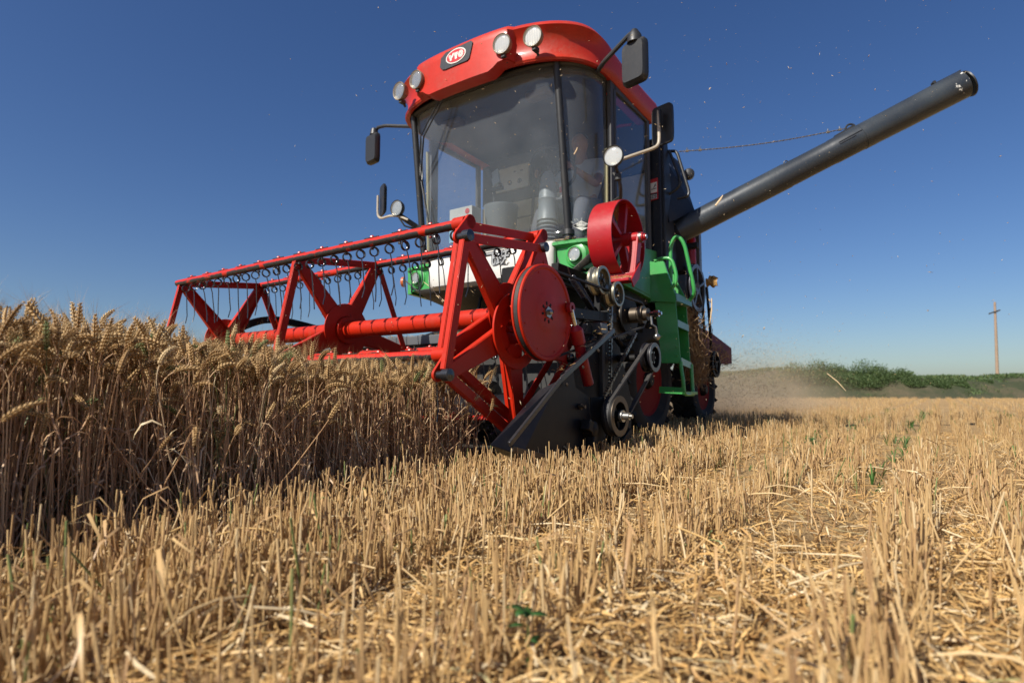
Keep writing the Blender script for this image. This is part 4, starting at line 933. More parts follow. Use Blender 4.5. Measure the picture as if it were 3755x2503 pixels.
for s, sh, el, wr in ((1, (hx+.155, hy+.05, 2.20), (hx+.20, hy-.10, 1.975), (-.665, 1.80, 2.085)), (-1, (hx-.155, hy+.05, 2.20), (hx-.24, hy-.12, 1.985), (-1.01, 1.81, 2.085))):
    a = limb([(*sh, .050), (*((Vector(sh)+Vector(el))/2), .042), (*el, .034), (*((Vector(el)+Vector(wr))/2), .032), (*wr, .021)], 2)
    pm = Vector(wr)+Vector((-.01*s, -.045, .02)); a = limb([(*pm, .030, .016)], a)
    for i, L in enumerate((.062, .070, .066, .052)):
        b = pm+Vector((0, -.010+.0, .020-.014*i)); b.x += .004*s*(i-1.5)
        limb([(*(b+Vector((-.004*s, -L*.30, .006))), .0085), (*(b+Vector((-.018*s, -L*.52, -.004))), .008), (*(b+Vector((-.034*s, -L*.40, -.014))), .007)], a)
    limb([(*(pm+Vector((-.022*s, .010, .020))), .010), (*(pm+Vector((-.036*s, -.012, .024))), .0085), (*(pm+Vector((-.046*s, -.03, .014))), .007)], a)
for s in (1, -1):
    limb([(hx+s*.085, hy-.02, 1.82, .078), (hx+s*.14, hy-.17, 1.80, .066), (hx+s*.18, hy-.31, 1.775, .056), (hx+s*.185, hy-.37, 1.60, .046), (hx+s*.19, hy-.40, 1.42, .030), (hx+s*.19, hy-.45, 1.385, .030), (hx+s*.195, hy-.52, 1.375, .026)], 0)
person = skin('person', P, E_, SKIN); place(person); tag(person, 'driver in a grey shirt and dark trousers holding the steering wheel behind the dusty windscreen', 'person')
SP = [(hx, hy+.02, 1.85, .112, .098), (hx, hy+.05, 1.98, .112, .088), (hx, hy+.05, 2.15, .120, .088), (hx, hy+.03, 2.235, .062, .055)]; SE = [(0, 1), (1, 2), (2, 3)]
for s, sh, el in ((1, (hx+.155, hy+.05, 2.20), (hx+.20, hy-.10, 1.975)), (-1, (hx-.155, hy+.05, 2.20), (hx-.24, hy-.12, 1.985))):
    m_ = Vector(sh).lerp(Vector(el), .35); e2 = Vector(sh).lerp(Vector(el), .70); n0 = len(SP); SP += [(*sh, .060), (*m_, .056), (*e2, .052)]; SE += [(2, n0), (n0, n0+1), (n0+1, n0+2)]
skin('shirt', SP, SE, SHIRT, person, 1)
TP = [(hx, hy+.02, 1.83, .112, .095)]; TE = []
for s in (1, -1):
    a = 0
    for p in [(hx+s*.085, hy-.02, 1.82, .088), (hx+s*.14, hy-.17, 1.80, .076), (hx+s*.18, hy-.31, 1.775, .066), (hx+s*.185, hy-.37, 1.60, .058), (hx+s*.19, hy-.40, 1.44, .046)]: TP.append(p); TE.append((a, len(TP)-1)); a = len(TP)-1
tr_ = skin('trousers', TP, TE, TROUS, person, 0)
fq = onplane((hx+.186, hy-.418, 1.60), (1, .12, 0), (-.3, -.12, 1)); obj('trouser_lettering', textmb('NV', .085, lambda x, y, z: fq(x, y, z-.004)), MATS['faded_letter'], tr_)
HP = [(hx, hy+.02, 2.40, .066, .066), (hx, hy+.01, 2.445, .063, .070), (hx, hy+.0, 2.478, .034, .04)]
skin('hair', HP, [(0, 1), (1, 2)], HAIR, person, 0)

# ================================================================ land
def fbm(x, y, s=0.):
    return (np.sin(x*1.7+s)*np.cos(y*1.3-s)+.5*np.sin(x*3.9+y*2.1+s*2)+.35*np.sin(x*8.3-y*7.1+s)+.25*np.cos(x*15.7+y*17.3+1.3*s))/2.1
def m2w(x, y):                # machine plan -> world plan (metres)
    c, s = math.cos(PSI), math.sin(PSI); return U*(PX+x*c+y*s), U*(PY-x*s+y*c)
def gz(x, y):                 # ground height (metres) at machine plan coordinates
    d = np.hypot(x-1.5, y+2)
    f = np.clip(1.2-d/30, .25, 1)
    rows = np.sin(x*2*math.pi/.36)*.007
    return (fbm(x*1.2, y*.7, 1.)*.020+fbm(x*7, y*6, 4.)*.009+rows)*f-.005
def npmesh(name, V, T, mats, matidx=None, rnd=None, kind='stuff', local=True, smooth=False):
    me = bpy.data.meshes.new(name); V = np.ascontiguousarray(V, np.float32); T = np.ascontiguousarray(T, np.int32)
    me.vertices.add(len(V)); me.vertices.foreach_set('co', V.ravel()); k = T.shape[1]
    me.loops.add(T.size); me.loops.foreach_set('vertex_index', T.ravel()); me.polygons.add(len(T))
    me.polygons.foreach_set('loop_start', np.arange(0, T.size, k, dtype=np.int32))
    if smooth: me.polygons.foreach_set('use_smooth', np.ones(len(T), bool))
    for m in mats: me.materials.append(m)
    if matidx is not None: me.polygons.foreach_set('material_index', np.ascontiguousarray(matidx, np.int32))
    me.update(calc_edges=True)
    if rnd is not None: a = me.attributes.new('rnd', 'FLOAT', 'POINT'); a.data.foreach_set('value', np.ascontiguousarray(rnd, np.float32))
    o = bpy.data.objects.new(name, me); COL.objects.link(o)
    if local: place(o)
    if kind: o['kind'] = kind
    return o
def soil_mat():
    k = NT('stubble_soil'); b = k.b; cc = k.coord(1)
    n1 = k.noise(.9, 6, .65, cc); n2 = k.noise(16, 8, .75, cc); n3 = k.noise(110, 4, .7, cc)
    st = k.n('TexNoise'); st.inputs['Scale'].default_value = 60; st.inputs['Detail'].default_value = 3; k.l(k.coord((1, .25, 1)), st.inputs[0])
    soil = k.mix(n2, (.085, .050, .026), (.20, .125, .065)); chaff = k.mix(k.ramp(n3, .3, .75), (.30, .18, .075), (.60, .42, .20))
    f = k.ramp(k.math('ADD', k.math('MULTIPLY', n1, .35), k.math('ADD', k.math('MULTIPLY', n2, .5), k.math('MULTIPLY', st.outputs[0], .4))), .46, .66)
    k.l(k.mix(f, soil, chaff), b.inputs['Base Color']); b.inputs['Roughness'].default_value = .9; b.inputs['Specular IOR Level'].default_value = .15
    k.bump(k.math('ADD', n2, k.math('MULTIPLY', n3, .5)), .9, .03); return k.m
SOIL = soil_mat()
rad = np.concatenate([[0], np.geomspace(.25, 3500, 150)]); na = 220; ang = np.linspace(0, 2*np.pi, na, endpoint=False)
gx = np.outer(rad, np.sin(ang)); gy = np.outer(rad, np.cos(ang))
c_, s_ = math.cos(PSI), math.sin(PSI); ux, uy = gx/U-PX, gy/U-PY; mx, my = ux*c_-uy*s_, ux*s_+uy*c_
V = np.stack([gx, gy, gz(mx, my)*U*(gx*gx+gy*gy < 80**2)], -1).reshape(-1, 3)
i, j = np.meshgrid(np.arange(len(rad)-1), np.arange(na), indexing='ij'); T = np.stack([i*na+j, i*na+(j+1) % na, (i+1)*na+(j+1) % na, (i+1)*na+j], -1).reshape(-1, 4)
npmesh('ground', V, T, [SOIL], kind='structure', local=False, smooth=True)
# ---------------------------------------------------------------- plant pieces (triangles, machine units)
def tri_tube(pts, rs, n=4):
    P = np.array(pts, float); k = len(P); V = []; 
    for a in range(k):
        d = P[min(a+1, k-1)]-P[max(a-1, 0)]; d /= np.linalg.norm(d)+1e-9; x = np.cross(d, (.3, 1, .1)); x /= np.linalg.norm(x); y = np.cross(d, x)
        V += [P[a]+(x*math.cos(q)+y*math.sin(q))*rs[a] for q in 2*np.pi*np.arange(n)/n]
    T = []
    for a in range(k-1):
        for b in range(n):
            p, q, r, s = a*n+b, a*n+(b+1) % n, (a+1)*n+(b+1) % n, (a+1)*n+b; T += [(p, q, r), (p, r, s)]
    return np.array(V), np.array(T)
def tri_blade(pts, ws, side):
    P = np.array(pts, float); side = np.array(side, float); V = []
    for p, w_ in zip(P, ws): V += [p-side*w_/2, p+side*w_/2]
    T = []
    for a in range(len(P)-1): T += [(2*a, 2*a+1, 2*a+3), (2*a, 2*a+3, 2*a+2)]
    return np.array(V), np.array(T)
OCT_V = np.array([(0, 0, -1), (1, 0, 0), (0, 1, 0), (-1, 0, 0), (0, -1, 0), (0, 0, 1)], float); OCT_T = np.array([(0, 2, 1), (0, 3, 2), (0, 4, 3), (0, 1, 4), (5, 1, 2), (5, 2, 3), (5, 3, 4), (5, 4, 1)])
class Piece:
    def __init__(s): s.V = []; s.T = []; s.M = []; s.R = []; s.n = 0
    def add(s, vt, mat=0, r=0.):
        v, t = vt; s.V.append(v); s.T.append(t+s.n); s.M.append(np.full(len(t), mat)); s.R.append(np.full(len(v), r)); s.n += len(v); return s
    def done(s): s.V = np.concatenate(s.V); s.T = np.concatenate(s.T); s.M = np.concatenate(s.M); s.R = np.concatenate(s.R); return s
def rot(ax, a):
    ax = np.array(ax, float); ax /= np.linalg.norm(ax); K = np.array([(0, -ax[2], ax[1]), (ax[2], 0, -ax[0]), (-ax[1], ax[0], 0)]); return np.eye(3)+math.sin(a)*K+(1-math.cos(a))*K@K
def wheat_variant(hi=True):
    p = Piece(); H_ = rng.uniform(.360, .425); bend = rng.uniform(.0, .05); nod = rng.choice([rng.uniform(-.1, .5), rng.uniform(.3, 1.2), rng.uniform(.9, 2.2)])
    z = np.linspace(0, H_, 6); st = [(bend*(q/H_)**2+rng.normal(0, .0015), rng.normal(0, .0015), q) for q in z]
    p.add(tri_tube(st, [.0021, .0020, .0018, .0016, .0014, .0011], 4 if hi else 3), 0, rng.uniform(-.08, .08))
    for q in (.33, .62): b = np.array(st[int(q*5)]); p.add((OCT_V*np.array([.0032, .0032, .004])+b, OCT_T), 0, -.35)
    # neck and ear follow a nodding curve
    pos = np.array(st[-1]); d = np.array([2*bend/H_, 0, 1.]); d /= np.linalg.norm(d); q_ = rng.uniform(.72, 1.1); N = int(17*q_)+1; L = .072*q_; step = L/N; nk = 4; prev = pos.copy(); line = [pos.copy()]
    for k in range(nk): d = rot((0, 1, 0), nod*.10) @ d; pos = pos+d*.012; line.append(pos.copy())
    p.add(tri_tube(line, [.0011]*len(line), 3), 0, 0.)
    sd = np.array([0, 1., 0]) if rng.random() < .5 else np.cross(d, (0, 1, 0)); sd /= np.linalg.norm(sd)
    for k in range(N):
        d = rot((0, 1, 0), nod*.035) @ d; pos = pos+d*step; t = k/N; sz = (.55+.55*math.sin(math.pi*min(1, t*.85+.18)))
        x = sd if k % 2 else -sd; y = np.cross(d, x)
        kerns = ((0, 1.), (.85, .85), (-.85, .85)) if hi else ((0, 1.35),)
        for a, ks in kerns:
            out = x*math.cos(a)+y*math.sin(a); ax = d*.86+out*.50; ax /= np.linalg.norm(ax); e1 = np.cross(ax, y); e1 /= np.linalg.norm(e1); e2 = np.cross(ax, e1)
            c = pos+out*.0042*sz; es = 1.; W = OCT_V[:, :1]*e1*.0026*sz*ks+OCT_V[:, 1:2]*e2*.0028*sz*ks+OCT_V[:, 2:]*ax*.0074*sz*ks
            p.add((W+c, OCT_T), 1, rng.uniform(-.12, .12))
            if (a == 0 or rng.random() < .25):
                e = c+ax*.006; aw = d*.9+out*.35+rng.normal(0, .10, 3); aw /= np.linalg.norm(aw); La = rng.uniform(.030, .055)*(1 if hi else .8); wv = np.cross(aw, (.2, .9, .3)); wv /= np.linalg.norm(wv); th = .00019 if hi else .0004
                p.add((np.array([e-wv*th, e+wv*th, e+aw*La+d*.002]), np.array([(0, 1, 2)])), 1, .18)
    # dry leaves
    for _ in range(rng.integers(1, 4) if hi else 1):
        h = rng.uniform(.08, .34); a = rng.uniform(0, 6.28); out = np.array([math.cos(a), math.sin(a), 0]); Lf = rng.uniform(.06, .16); up = rng.uniform(.2, .9); b = np.array([bend*(h/H_)**2, 0, h]); pts = []
        for q in np.linspace(0, 1, 5): pts.append(b+out*Lf*q*.75+np.array([0, 0, Lf*(up*q-1.3*q*q)])+rng.normal(0, .002, 3))
        p.add(tri_blade(pts, [.0028, .0042, .0038, .0026, .0006], np.cross(out, (0, 0, 1))+np.array([0, 0, rng.uniform(-.8, .8)])), 0, rng.uniform(-.30, .25))
    return p.done()
def scatter(name, variants, pts, hgt, lean, mats, base, spread=.5, green=None, kind='stuff', zs=None):
    """copy the plant pieces to the points: one mesh"""
    N = len(pts); vi = rng.integers(0, len(variants), N); VV, TT, MM, RR_ = [], [], [], []; off = 0
    for q, v in enumerate(variants):
        ids = np.where(vi == q)[0]; n = len(ids)
        if not n: continue
        a = rng.uniform(0, 2*np.pi, n); la = rng.uniform(0, 2*np.pi, n) if lean.ndim == 1 else lean[ids, 1]; lm = lean[ids] if lean.ndim == 1 else lean[ids, 0]
        ca, sa = np.cos(a), np.sin(a); X = v.V[None, :, 0]*ca[:, None]-v.V[None, :, 1]*sa[:, None]; Y = v.V[None, :, 0]*sa[:, None]+v.V[None, :, 1]*ca[:, None]; Z = np.repeat(v.V[None, :, 2], n, 0)*hgt[ids][:, None]
        X = X*hgt[ids][:, None]**.5; Y = Y*hgt[ids][:, None]**.5
        cl, sl_ = np.cos(lm)[:, None], np.sin(lm)[:, None]; cx, cy = np.cos(la)[:, None], np.sin(la)[:, None]
        U_ = X*cx+Y*cy; W_ = -X*cy*1.0+Y*cx; U2 = U_*cl+Z*sl_; Z2 = -U_*sl_+Z*cl; X = U2*cx-W_*cy; Y = U2*cy+W_*cx
        z0 = gz(pts[ids, 0], pts[ids, 1]) if zs is None else zs[ids]
        A = np.stack([X+pts[ids, 0][:, None], Y+pts[ids, 1][:, None], Z2+z0[:, None]], -1); k = v.V.shape[0]
        VV.append(A.reshape(-1, 3)); TT.append((v.T[None]+(np.arange(n)*k)[:, None, None]).reshape(-1, 3)+off); MM.append(np.tile(v.M, n))
        r = np.clip(base+rng.normal(0, spread/2.2, n)[:, None]+v.R[None], 0.01, .935)
        if green is not None: g = rng.random(n) < green; r[g] = .975+.02*rng.random((g.sum(), 1))
        RR_.append(r.ravel()); off += n*k
    return npmesh(name, np.concatenate(VV)*U, np.concatenate(TT), mats, np.concatenate(MM), np.concatenate(RR_), kind=kind)
EAR = veg('wheat_ear', [(0, (.22, .115, .04)), (.3, (.38, .22, .085)), (.65, (.53, .34, .145)), (.94, (.66, .48, .25)), (.96, (.20, .24, .07)), (1, (.10, .16, .05))], .5, .12)
WH = [wheat_variant() for _ in range(22)]; WL = [wheat_variant(False) for _ in range(10)]
def box_pts(n, x0, x1, y0, y1): return np.stack([rng.uniform(x0, x1, n), rng.uniform(y0, y1, n)], -1)
def edge(P, x=-.02):
    t = np.clip((P[:, 1]+.80)/.6, 0, 1); P = P[P[:, 0] < x-.055*t*t*(3-2*t)+.03*rng.random(len(P))]
    P = P[rng.random(len(P)) < np.clip(.22+.78*(-.03-P[:, 0])/.34, .22, 1)]; return P[P[:, 0] < x+.028*np.sin(P[:, 1]*9)+.02*np.sin(P[:, 1]*23+1)-.03]
def cutline(P): return P[(P[:, 1] < -.11) | (P[:, 0] > 9)]
A = cutline(edge(np.concatenate([box_pts(6400, -.50, .02, -3.3, .0), box_pts(130, .0, .10, -3.0, -.7)-np.array([.09, 0]), box_pts(2600, -1.25, -.50, -3.2, .0)]))); n = len(A)
lm = np.abs(rng.normal(0, .055, n)); k = rng.random(n); lm[k < .08] = rng.uniform(.22, .95, (k < .08).sum())
hg = np.clip(rng.normal(.97, .05, n), .80, 1.16); lowk = rng.random(n) < .12; hg[lowk] *= rng.uniform(.55, .88, lowk.sum()); hg *= 1.10-.17*np.clip((A[:, 1]+1.5)/.8, 0, 1)
o = scatter('standing_wheat', WH, A, hg, lm, [STRAW, EAR], .50, .55, green=.035); tag(o, 'dense ripe bearded wheat still standing at the left', 'wheat')
B = cutline(np.concatenate([box_pts(1900, -2.6, -1.25, -3.2, .0), box_pts(1500, -9, -2.6, -4, 8)])); n = len(B)
o = scatter('standing_wheat', WL, B, np.clip(rng.normal(1, .05, n), .85, 1.12), np.abs(rng.normal(0, .06, n)), [STRAW, EAR], .5, .5); tag(o, 'ripe wheat further back in front of and beyond the reel', 'wheat')
# ---------------------------------------------------------------- stubble
def stub_variant(n=5, leaf=True, seg=2):
    p = Piece(); h = rng.uniform(.065, .115); b = rng.uniform(-.012, .012); r = rng.uniform(.0012, .0020)
    v, t = tri_tube([(0, 0, -.01), (b*.4, 0, h*.5), (b, rng.normal(0, .002), h)], [r*1.05, r, r*rng.uniform(.9, 1.2)], n)
    p.add((v, t), 0, 0.); c = v[-n:].mean(0)-np.array([0, 0, .0015]); k = len(v)-n
    p.add((np.concatenate([v[-n:], [c]]), np.array([(i, (i+1) % n, n) for i in range(n)])), 0, -.35)
    if leaf and rng.random() < .32:
        a = rng.uniform(0, 6.28); out = np.array([math.cos(a), math.sin(a), 0]); z0 = rng.uniform(.01, h*.7); L = rng.uniform(.03, .09); b0 = np.array([b*z0/h, 0, z0])
        p.add(tri_blade([b0, b0+out*L*.35+np.array([0, 0, L*.4]), b0+out*L*.8+np.array([0, 0, L*.25]), b0+out*L+np.array([0, 0, -L*.1])], [.0022, .0034, .0026, .0007], np.cross(out, (0, 0, 1))+rng.normal(0, .3, 3)), 0, rng.uniform(-.3, .3))
    return p.done()
SV = [stub_variant() for _ in range(26)]; SF = [stub_variant(3, False) for _ in range(10)]
def track(P, w_=.085):
    tr = np.zeros(len(P), bool)
    for x0 in (.86, 1.34, 2.32, 2.90, 4.1, 4.7, 6.0): tr |= (np.abs(P[:, 0]-x0-.03*np.sin(P[:, 1]*1.7)) < w_)
    return tr
def rows_keep(P, sp=.20):     # drilled rows, thinned patchily, flattened in the wheel tracks
    ph = ((P[:, 0]+.008*np.sin(P[:, 1]*2.1)+.004*np.sin(P[:, 1]*7.3))/sp) % 1; nx = np.abs(ph-.5)*2; k = rng.random(len(P)) < np.clip(1.9-nx*2.9, .02, 1)
    pat = fbm(P[:, 0]*2.2, P[:, 1]*1.1, 7.); k &= rng.random(len(P)) < np.clip(.84+pat*.55, .25, 1)
    tr = track(P); k &= ~(tr & (rng.random(len(P)) < .90)); return P[k]
def free(P):
    P = P[(P[:, 0] > .16) | (P[:, 1] > .3) | (rng.random(len(P)) < .62)]; return P[((P[:, 0] > -.06+.02*np.sin(P[:, 1]*20)) | (P[:, 1] > .75) | (P[:, 0] < -2.7)) & ~((P[:, 0] < -2.6) & (P[:, 1] < 8))]
near = free(rows_keep(np.concatenate([box_pts(62000, -.12, 3.9, -3.2, 1.6), box_pts(13000, -.08, .9, -2.6, .8)])))
dcam = np.hypot(near[:, 0]-1.587, near[:, 1]+2.207); near = near[dcam > .48]; n = len(near)
lm = np.abs(rng.normal(0, .15, n)); k = rng.random(n); lm[k < .13] = rng.uniform(.3, 1.3, (k < .13).sum())
o = scatter('stubble', SV, near, np.clip(rng.normal(1.0, .27, n), .40, 1.6), lm, [STUB], .52, .55, green=.03); tag(o, 'cut straw stubble standing in rows in the foreground', 'stubble')
mid = free(rows_keep(np.concatenate([box_pts(95000, -2.5, 6.5, 1.6, 9), box_pts(20000, 3.9, 8, -1, 4)]))); n = len(mid)
o = scatter('stubble', SF, mid, np.clip(rng.normal(1.05, .2, n), .5, 1.5), np.abs(rng.normal(0, .12, n)), [STUB], .55, .5, green=.03); tag(o, 'rows of pale stubble running back beside and behind the combine', 'stubble')
far = rows_keep(np.concatenate([box_pts(60000, -14, 20, 9, 32), box_pts(16000, 8, 22, 0, 9)]), .40); n = len(far)
hh = np.clip(rng.normal(.85, .15, n), .5, 1.1)
def wide(v, f): q = Piece(); q.V = [v.V*np.array([f, f, 1])]; q.T = [v.T]; q.M = [v.M]; q.R = [v.R]; return q.done()
o = scatter('stubble', [wide(v, 2.4) for v in SF], far, hh, np.abs(rng.normal(0, .12, n)), [STUB], .58, .4, green=.02); tag(o, 'far pale stubble reaching to the foot of the weedy bank', 'stubble')
# ---------------------------------------------------------------- loose straw on the ground
def litter_variant():
    p = Piece(); L = .015+.085*rng.random()**1.6; w_ = rng.uniform(.0014, .0034); b = rng.uniform(-.3, .3)*L; c = rng.uniform(-.02, .02)
    if rng.random() < .45:
        p.add(tri_tube([(-L/2, 0, 0), (0, b*.3, c*.3), (L/2, 0, 0)], [w_*.5]*3, 4), 0, 0.)
    else:
        p.add(tri_blade([(-L/2, 0, 0), (-L/6, b*.4, c*.6), (L/6, b*.5, c), (L/2, 0, c*.4)], [w_, w_*1.5, w_*1.4, w_*.5], (0, 1, rng.uniform(-.7, .7))), 0, rng.uniform(-.2, .2))
    return p.done()
LV = [litter_variant() for _ in range(40)]
L1 = free(np.concatenate([box_pts(42000, -.1, 3.6, -2.7, .4), box_pts(16000, .05, 5.5, .4, 4), box_pts(16000, .4, 2.6, -2.3, -.6)])); pat = fbm(L1[:, 0]*2.6, L1[:, 1]*1.6, 3.)
L1 = L1[rng.random(len(L1)) < np.clip(.85+pat*.45, .45, 1)]; L1 = L1[~(track(L1, .06) & (L1[:, 1] > -.6) & (rng.random(len(L1)) < .5))]; L1 = L1[np.hypot(L1[:, 0]-1.587, L1[:, 1]+2.207) > .5]; n = len(L1)
pat = np.clip(fbm(L1[:, 0]*2.6, L1[:, 1]*1.6, 3.)+.3, 0, 1)
zz = gz(L1[:, 0], L1[:, 1])+.002+rng.random(n)**2*(.012+.042*pat)
tl = np.stack([rng.normal(0, .30, n), rng.uniform(0, 6.28, n)], -1); up = rng.random(n) < .05; tl[up, 0] = rng.uniform(.5, 1.2, up.sum())
o = scatter('loose_straw', LV, L1, np.ones(n)*1.0, tl, [LITTER], .58, .6, green=.015, zs=zz); tag(o, 'chopped golden straw and chaff lying between the stubble rows', 'straw')
L2 = np.concatenate([box_pts(110, .2, 2.4, -1.9, 1.0)]); n = len(L2)
LB = []
for _ in range(12):
    p = Piece(); L = rng.uniform(.10, .26); b = rng.uniform(-.04, .04); p.add(tri_tube([(-L/2, 0, 0), (-L/6, b*.5, .01), (L/6, b*.4, .012), (L/2, 0, 0)], [.0022, .0021, .0020, .0016], 5), 0, .12); LB.append(p.done())
o = scatter('loose_straw', LB, L2, np.ones(n), np.stack([rng.normal(0, .22, n), rng.uniform(0, 6.28, n)], -1), [LITTER], .75, .3, zs=gz(L2[:, 0], L2[:, 1])+rng.uniform(.01, .07, n)); tag(o, 'long pale broken straws lying across the stubble', 'straw')
# grass and seedlings coming up in the wheel tracks
GV = []
for _ in range(14):
    p = Piece()
    for q in range(rng.integers(3, 7)):
        a = rng.uniform(0, 6.28); out = np.array([math.cos(a), math.sin(a), 0]); L = rng.uniform(.03, .085)
        p.add(tri_blade([out*.004, out*L*.25+np.array([0, 0, L*.5]), out*L*.6+np.array([0, 0, L*.8]), out*L+np.array([0, 0, L*.75])], [.003, .0045, .0035, .0006], np.cross(out, (0, 0, 1))), 0, rng.uniform(-.3, .3))
    GV.append(p.done())
G = box_pts(9000, .3, 6.2, .2, 11); G = G[track(G, .07)]; G = G[rng.random(len(G)) < np.clip(.35+fbm(G[:, 0]*3, G[:, 1]*1.3, 2.)*.8, .02, 1)]; n = len(G)
o = scatter('track_grass', GV, G, np.clip(rng.normal(1, .3, n), .5, 1.8), np.abs(rng.normal(0, .15, n)), [WEED], .5, .6); tag(o, 'thin green grass growing along the wheel tracks between the stubble rows', 'grass')
# small green weeds
for i, (x, y, s, lb) in enumerate(((1.14, -1.55, .62, 'small bright green weed with rounded leaves in the nearest straw'), (.96, 1.7, 1.6, 'low dark green weed in the wheel track behind the foreground rows'))):
    m = MB(); ra = random.Random(i+5)
    for k in range(7):
        a = k*2.4+ra.random(); L = .028*s*ra.uniform(.7, 1.2); dx, dy = math.cos(a), math.sin(a); z0 = .03+.05*ra.random(); q = []
        for t, wd in ((0, .1), (.3, .8), (.6, 1), (.85, .6), (1, .05)):
            for sg in (-1, 1): q.append((x+dx*L*t*1.6-dy*sg*wd*L*.42, y+dy*L*t*1.6+dx*sg*wd*L*.42, z0+L*(.9*t-.9*t*t)+.003*abs(sg)))
        m.add(q, [(2*j, 2*j+1, 2*j+3, 2*j+2) for j in range(4)])
    w_ = obj('weed', m, WEED, None, solid=.0006); place(w_); tag(w_, lb, 'weed', 'green weeds in the stubble')
    obj('stem', MB().tube([(x, y, -.02), (x+.004, y, .04), (x, y+.004, .085)], .0016*s, 6), WEED, w_)
# ---------------------------------------------------------------- straw caught on the rear of the machine
def strands(n, fn, L0, L1, r, mat, name, lab, cat):
    VV, TT, RR_ = [], [], []; o_ = 0
    for i in range(n):
        c, d = fn(i); L = rng.uniform(L0, L1); d = d/np.linalg.norm(d); s = np.cross(d, rng.normal(0, 1, 3)); s /= np.linalg.norm(s); b = rng.normal(0, .16)*L
        v, t = tri_tube([c-d*L/2, c+s*b, c+d*L/2], [r, r, r*.7], 3); VV.append(v); TT.append(t+o_); o_ += len(v); RR_.append(np.full(len(v), np.clip(rng.normal(.5, .25), 0, 1)))
    o = npmesh(name, np.concatenate(VV)*U, np.concatenate(TT), [mat], None, np.concatenate(RR_)); tag(o, lab, cat); return o
def heap(i):
    t = rng.random(); z = 1.10-.66*t; wd = .04+.07*math.sin(math.pi*min(1, t*.9+.1)); y = 2.50+.20*t+rng.uniform(0, .34); a = rng.normal(0, .5, 3)+np.array([0, .2, -.9*(rng.random() < .6)]); return np.array([-.14+.05*t+rng.normal(0, wd*.55), y, z+rng.normal(0, .02)]), a
strands(1900, heap, .05, .17, .0022, HEAP, 'hanging_straw', 'tangled brown straw heaped behind the green ladder', 'straw')
def spill(i): t = rng.random(); return np.array([-.36+rng.normal(0, .03)+.04*t, 4.05+.55*t+rng.normal(0, .05), .80-.14*t+rng.normal(0, .05)]), rng.normal(0, 1, 3)*np.array([1, 1, .5])
strands(90, spill, .06, .18, .0024, LITTER, 'spilling_straw', 'pale straw spilling out of the maroon rear hood', 'straw')
def scrap(i):                 # chaff lying on the ledges of the machine
    k = rng.random()
    if k < .40: c = (rng.uniform(-2.4, .1), rng.uniform(.585, .655), .718)
    elif k < .46: t = rng.random(); c = (rng.uniform(.215, .265), .02+.46*t, .445+.235*t)
    elif k < .70: c = (rng.uniform(-.12, .10), rng.uniform(1.06, 1.13), 1.036)
    elif k < .85: c = (rng.uniform(-1.9, -.3), rng.uniform(1.21, 1.26), 1.375)
    else: c = (rng.uniform(.14, .26), rng.uniform(.1, .6), .075)
    return np.array(c)+np.array([0, 0, abs(rng.normal(0, .004))]), rng.normal(0, 1, 3)*np.array([1, 1, .12])
strands(520, scrap, .012, .07, .0013, LITTER, 'straw_scraps', 'scraps of straw and chaff lying on the ledges of the header', 'straw')
# ---------------------------------------------------------------- chaff in the air
def flakes(n, fn, l0, l1, name, lab):
    C = np.array([fn() for _ in range(n)]); keep = np.linalg.norm(C-np.array([1.587, -2.207, .36]), axis=1) > 1.2; C = C[keep]; n = len(C); L = l0+(l1-l0)*rng.random(n)**3; D_ = rng.normal(0, 1, (n, 3)); D_ /= np.linalg.norm(D_, axis=1)[:, None]; S_ = np.cross(D_, rng.normal(0, 1, (n, 3))); S_ /= np.linalg.norm(S_, axis=1)[:, None]; w_ = np.minimum(L*.16, .0014)+.0003
    V = np.stack([C-D_*L[:, None]/2, C+S_*w_[:, None], C+D_*L[:, None]/2, C-S_*w_[:, None], C+np.cross(D_, S_)*w_[:, None]], 1).reshape(-1, 3)
    T = (np.array([(0, 1, 4), (1, 2, 4), (2, 3, 4), (3, 0, 4), (0, 3, 2), (0, 2, 1)])[None]+(np.arange(n)*5)[:, None, None]).reshape(-1, 3)
    o = npmesh(name, V*U, T, [CHAFF], None, np.repeat(rng.random(n), 5)); tag(o, lab, 'chaff')
flakes(1300, lambda: np.array([rng.triangular(-1.2, .6, 3.6), rng.uniform(-1.0, 3.6), .3+rng.random()*3.0]), .002, .022, 'flying_chaff', 'pale flecks of chaff drifting in the air round the combine')
flakes(500, lambda: np.array([rng.normal(-.2, .55), rng.uniform(-.6, 1.1), rng.uniform(.5, 1.9)]), .003, .018, 'flying_chaff', 'flecks of chaff blown up above the cutting header')
flakes(7000, lambda: np.array([-.25+rng.normal(0, .38), 4.65+abs(rng.normal(0, .55)), max(.05, .58+rng.normal(0, .26)-.2*rng.random())]), .006, .05, 'chaff_spray', 'thick spray of chaff and broken straw falling behind the rear hood')
for p, q, r, lb in (((.455, 1.5, .93), (.440, 1.5, .775), .0045, 'pale straw stalk flying upright to the right of the ladder'), ((.50, 1.48, 1.50), (.535, 1.52, 1.57), .006, 'bent pale straw flying in front of the unloading tube'), ((-.225, 1.0, 1.84), (-.20, 1.0, 1.88), .004, 'short orange straw flying in front of the curved windscreen'), ((.95, 2.4, .48), (1.06, 2.4, .36), .0028, 'thin straw flying low over the stubble by the dust')):
    P, Q = Vector(p), Vector(q); o = obj('flying_straw', MB().tube([P, (P+Q)/2+Vector((.006, 0, .004)), Q], [r*.9, r, r*.5], 6), MATS['loose' if False else 'chaff_pale'] if 'chaff_pale' in MATS else paint('chaff_pale', (.66, .48, .28), .5, .05, coat=0), None); place(o); tag(o, lb, 'straw', 'straws in the air')
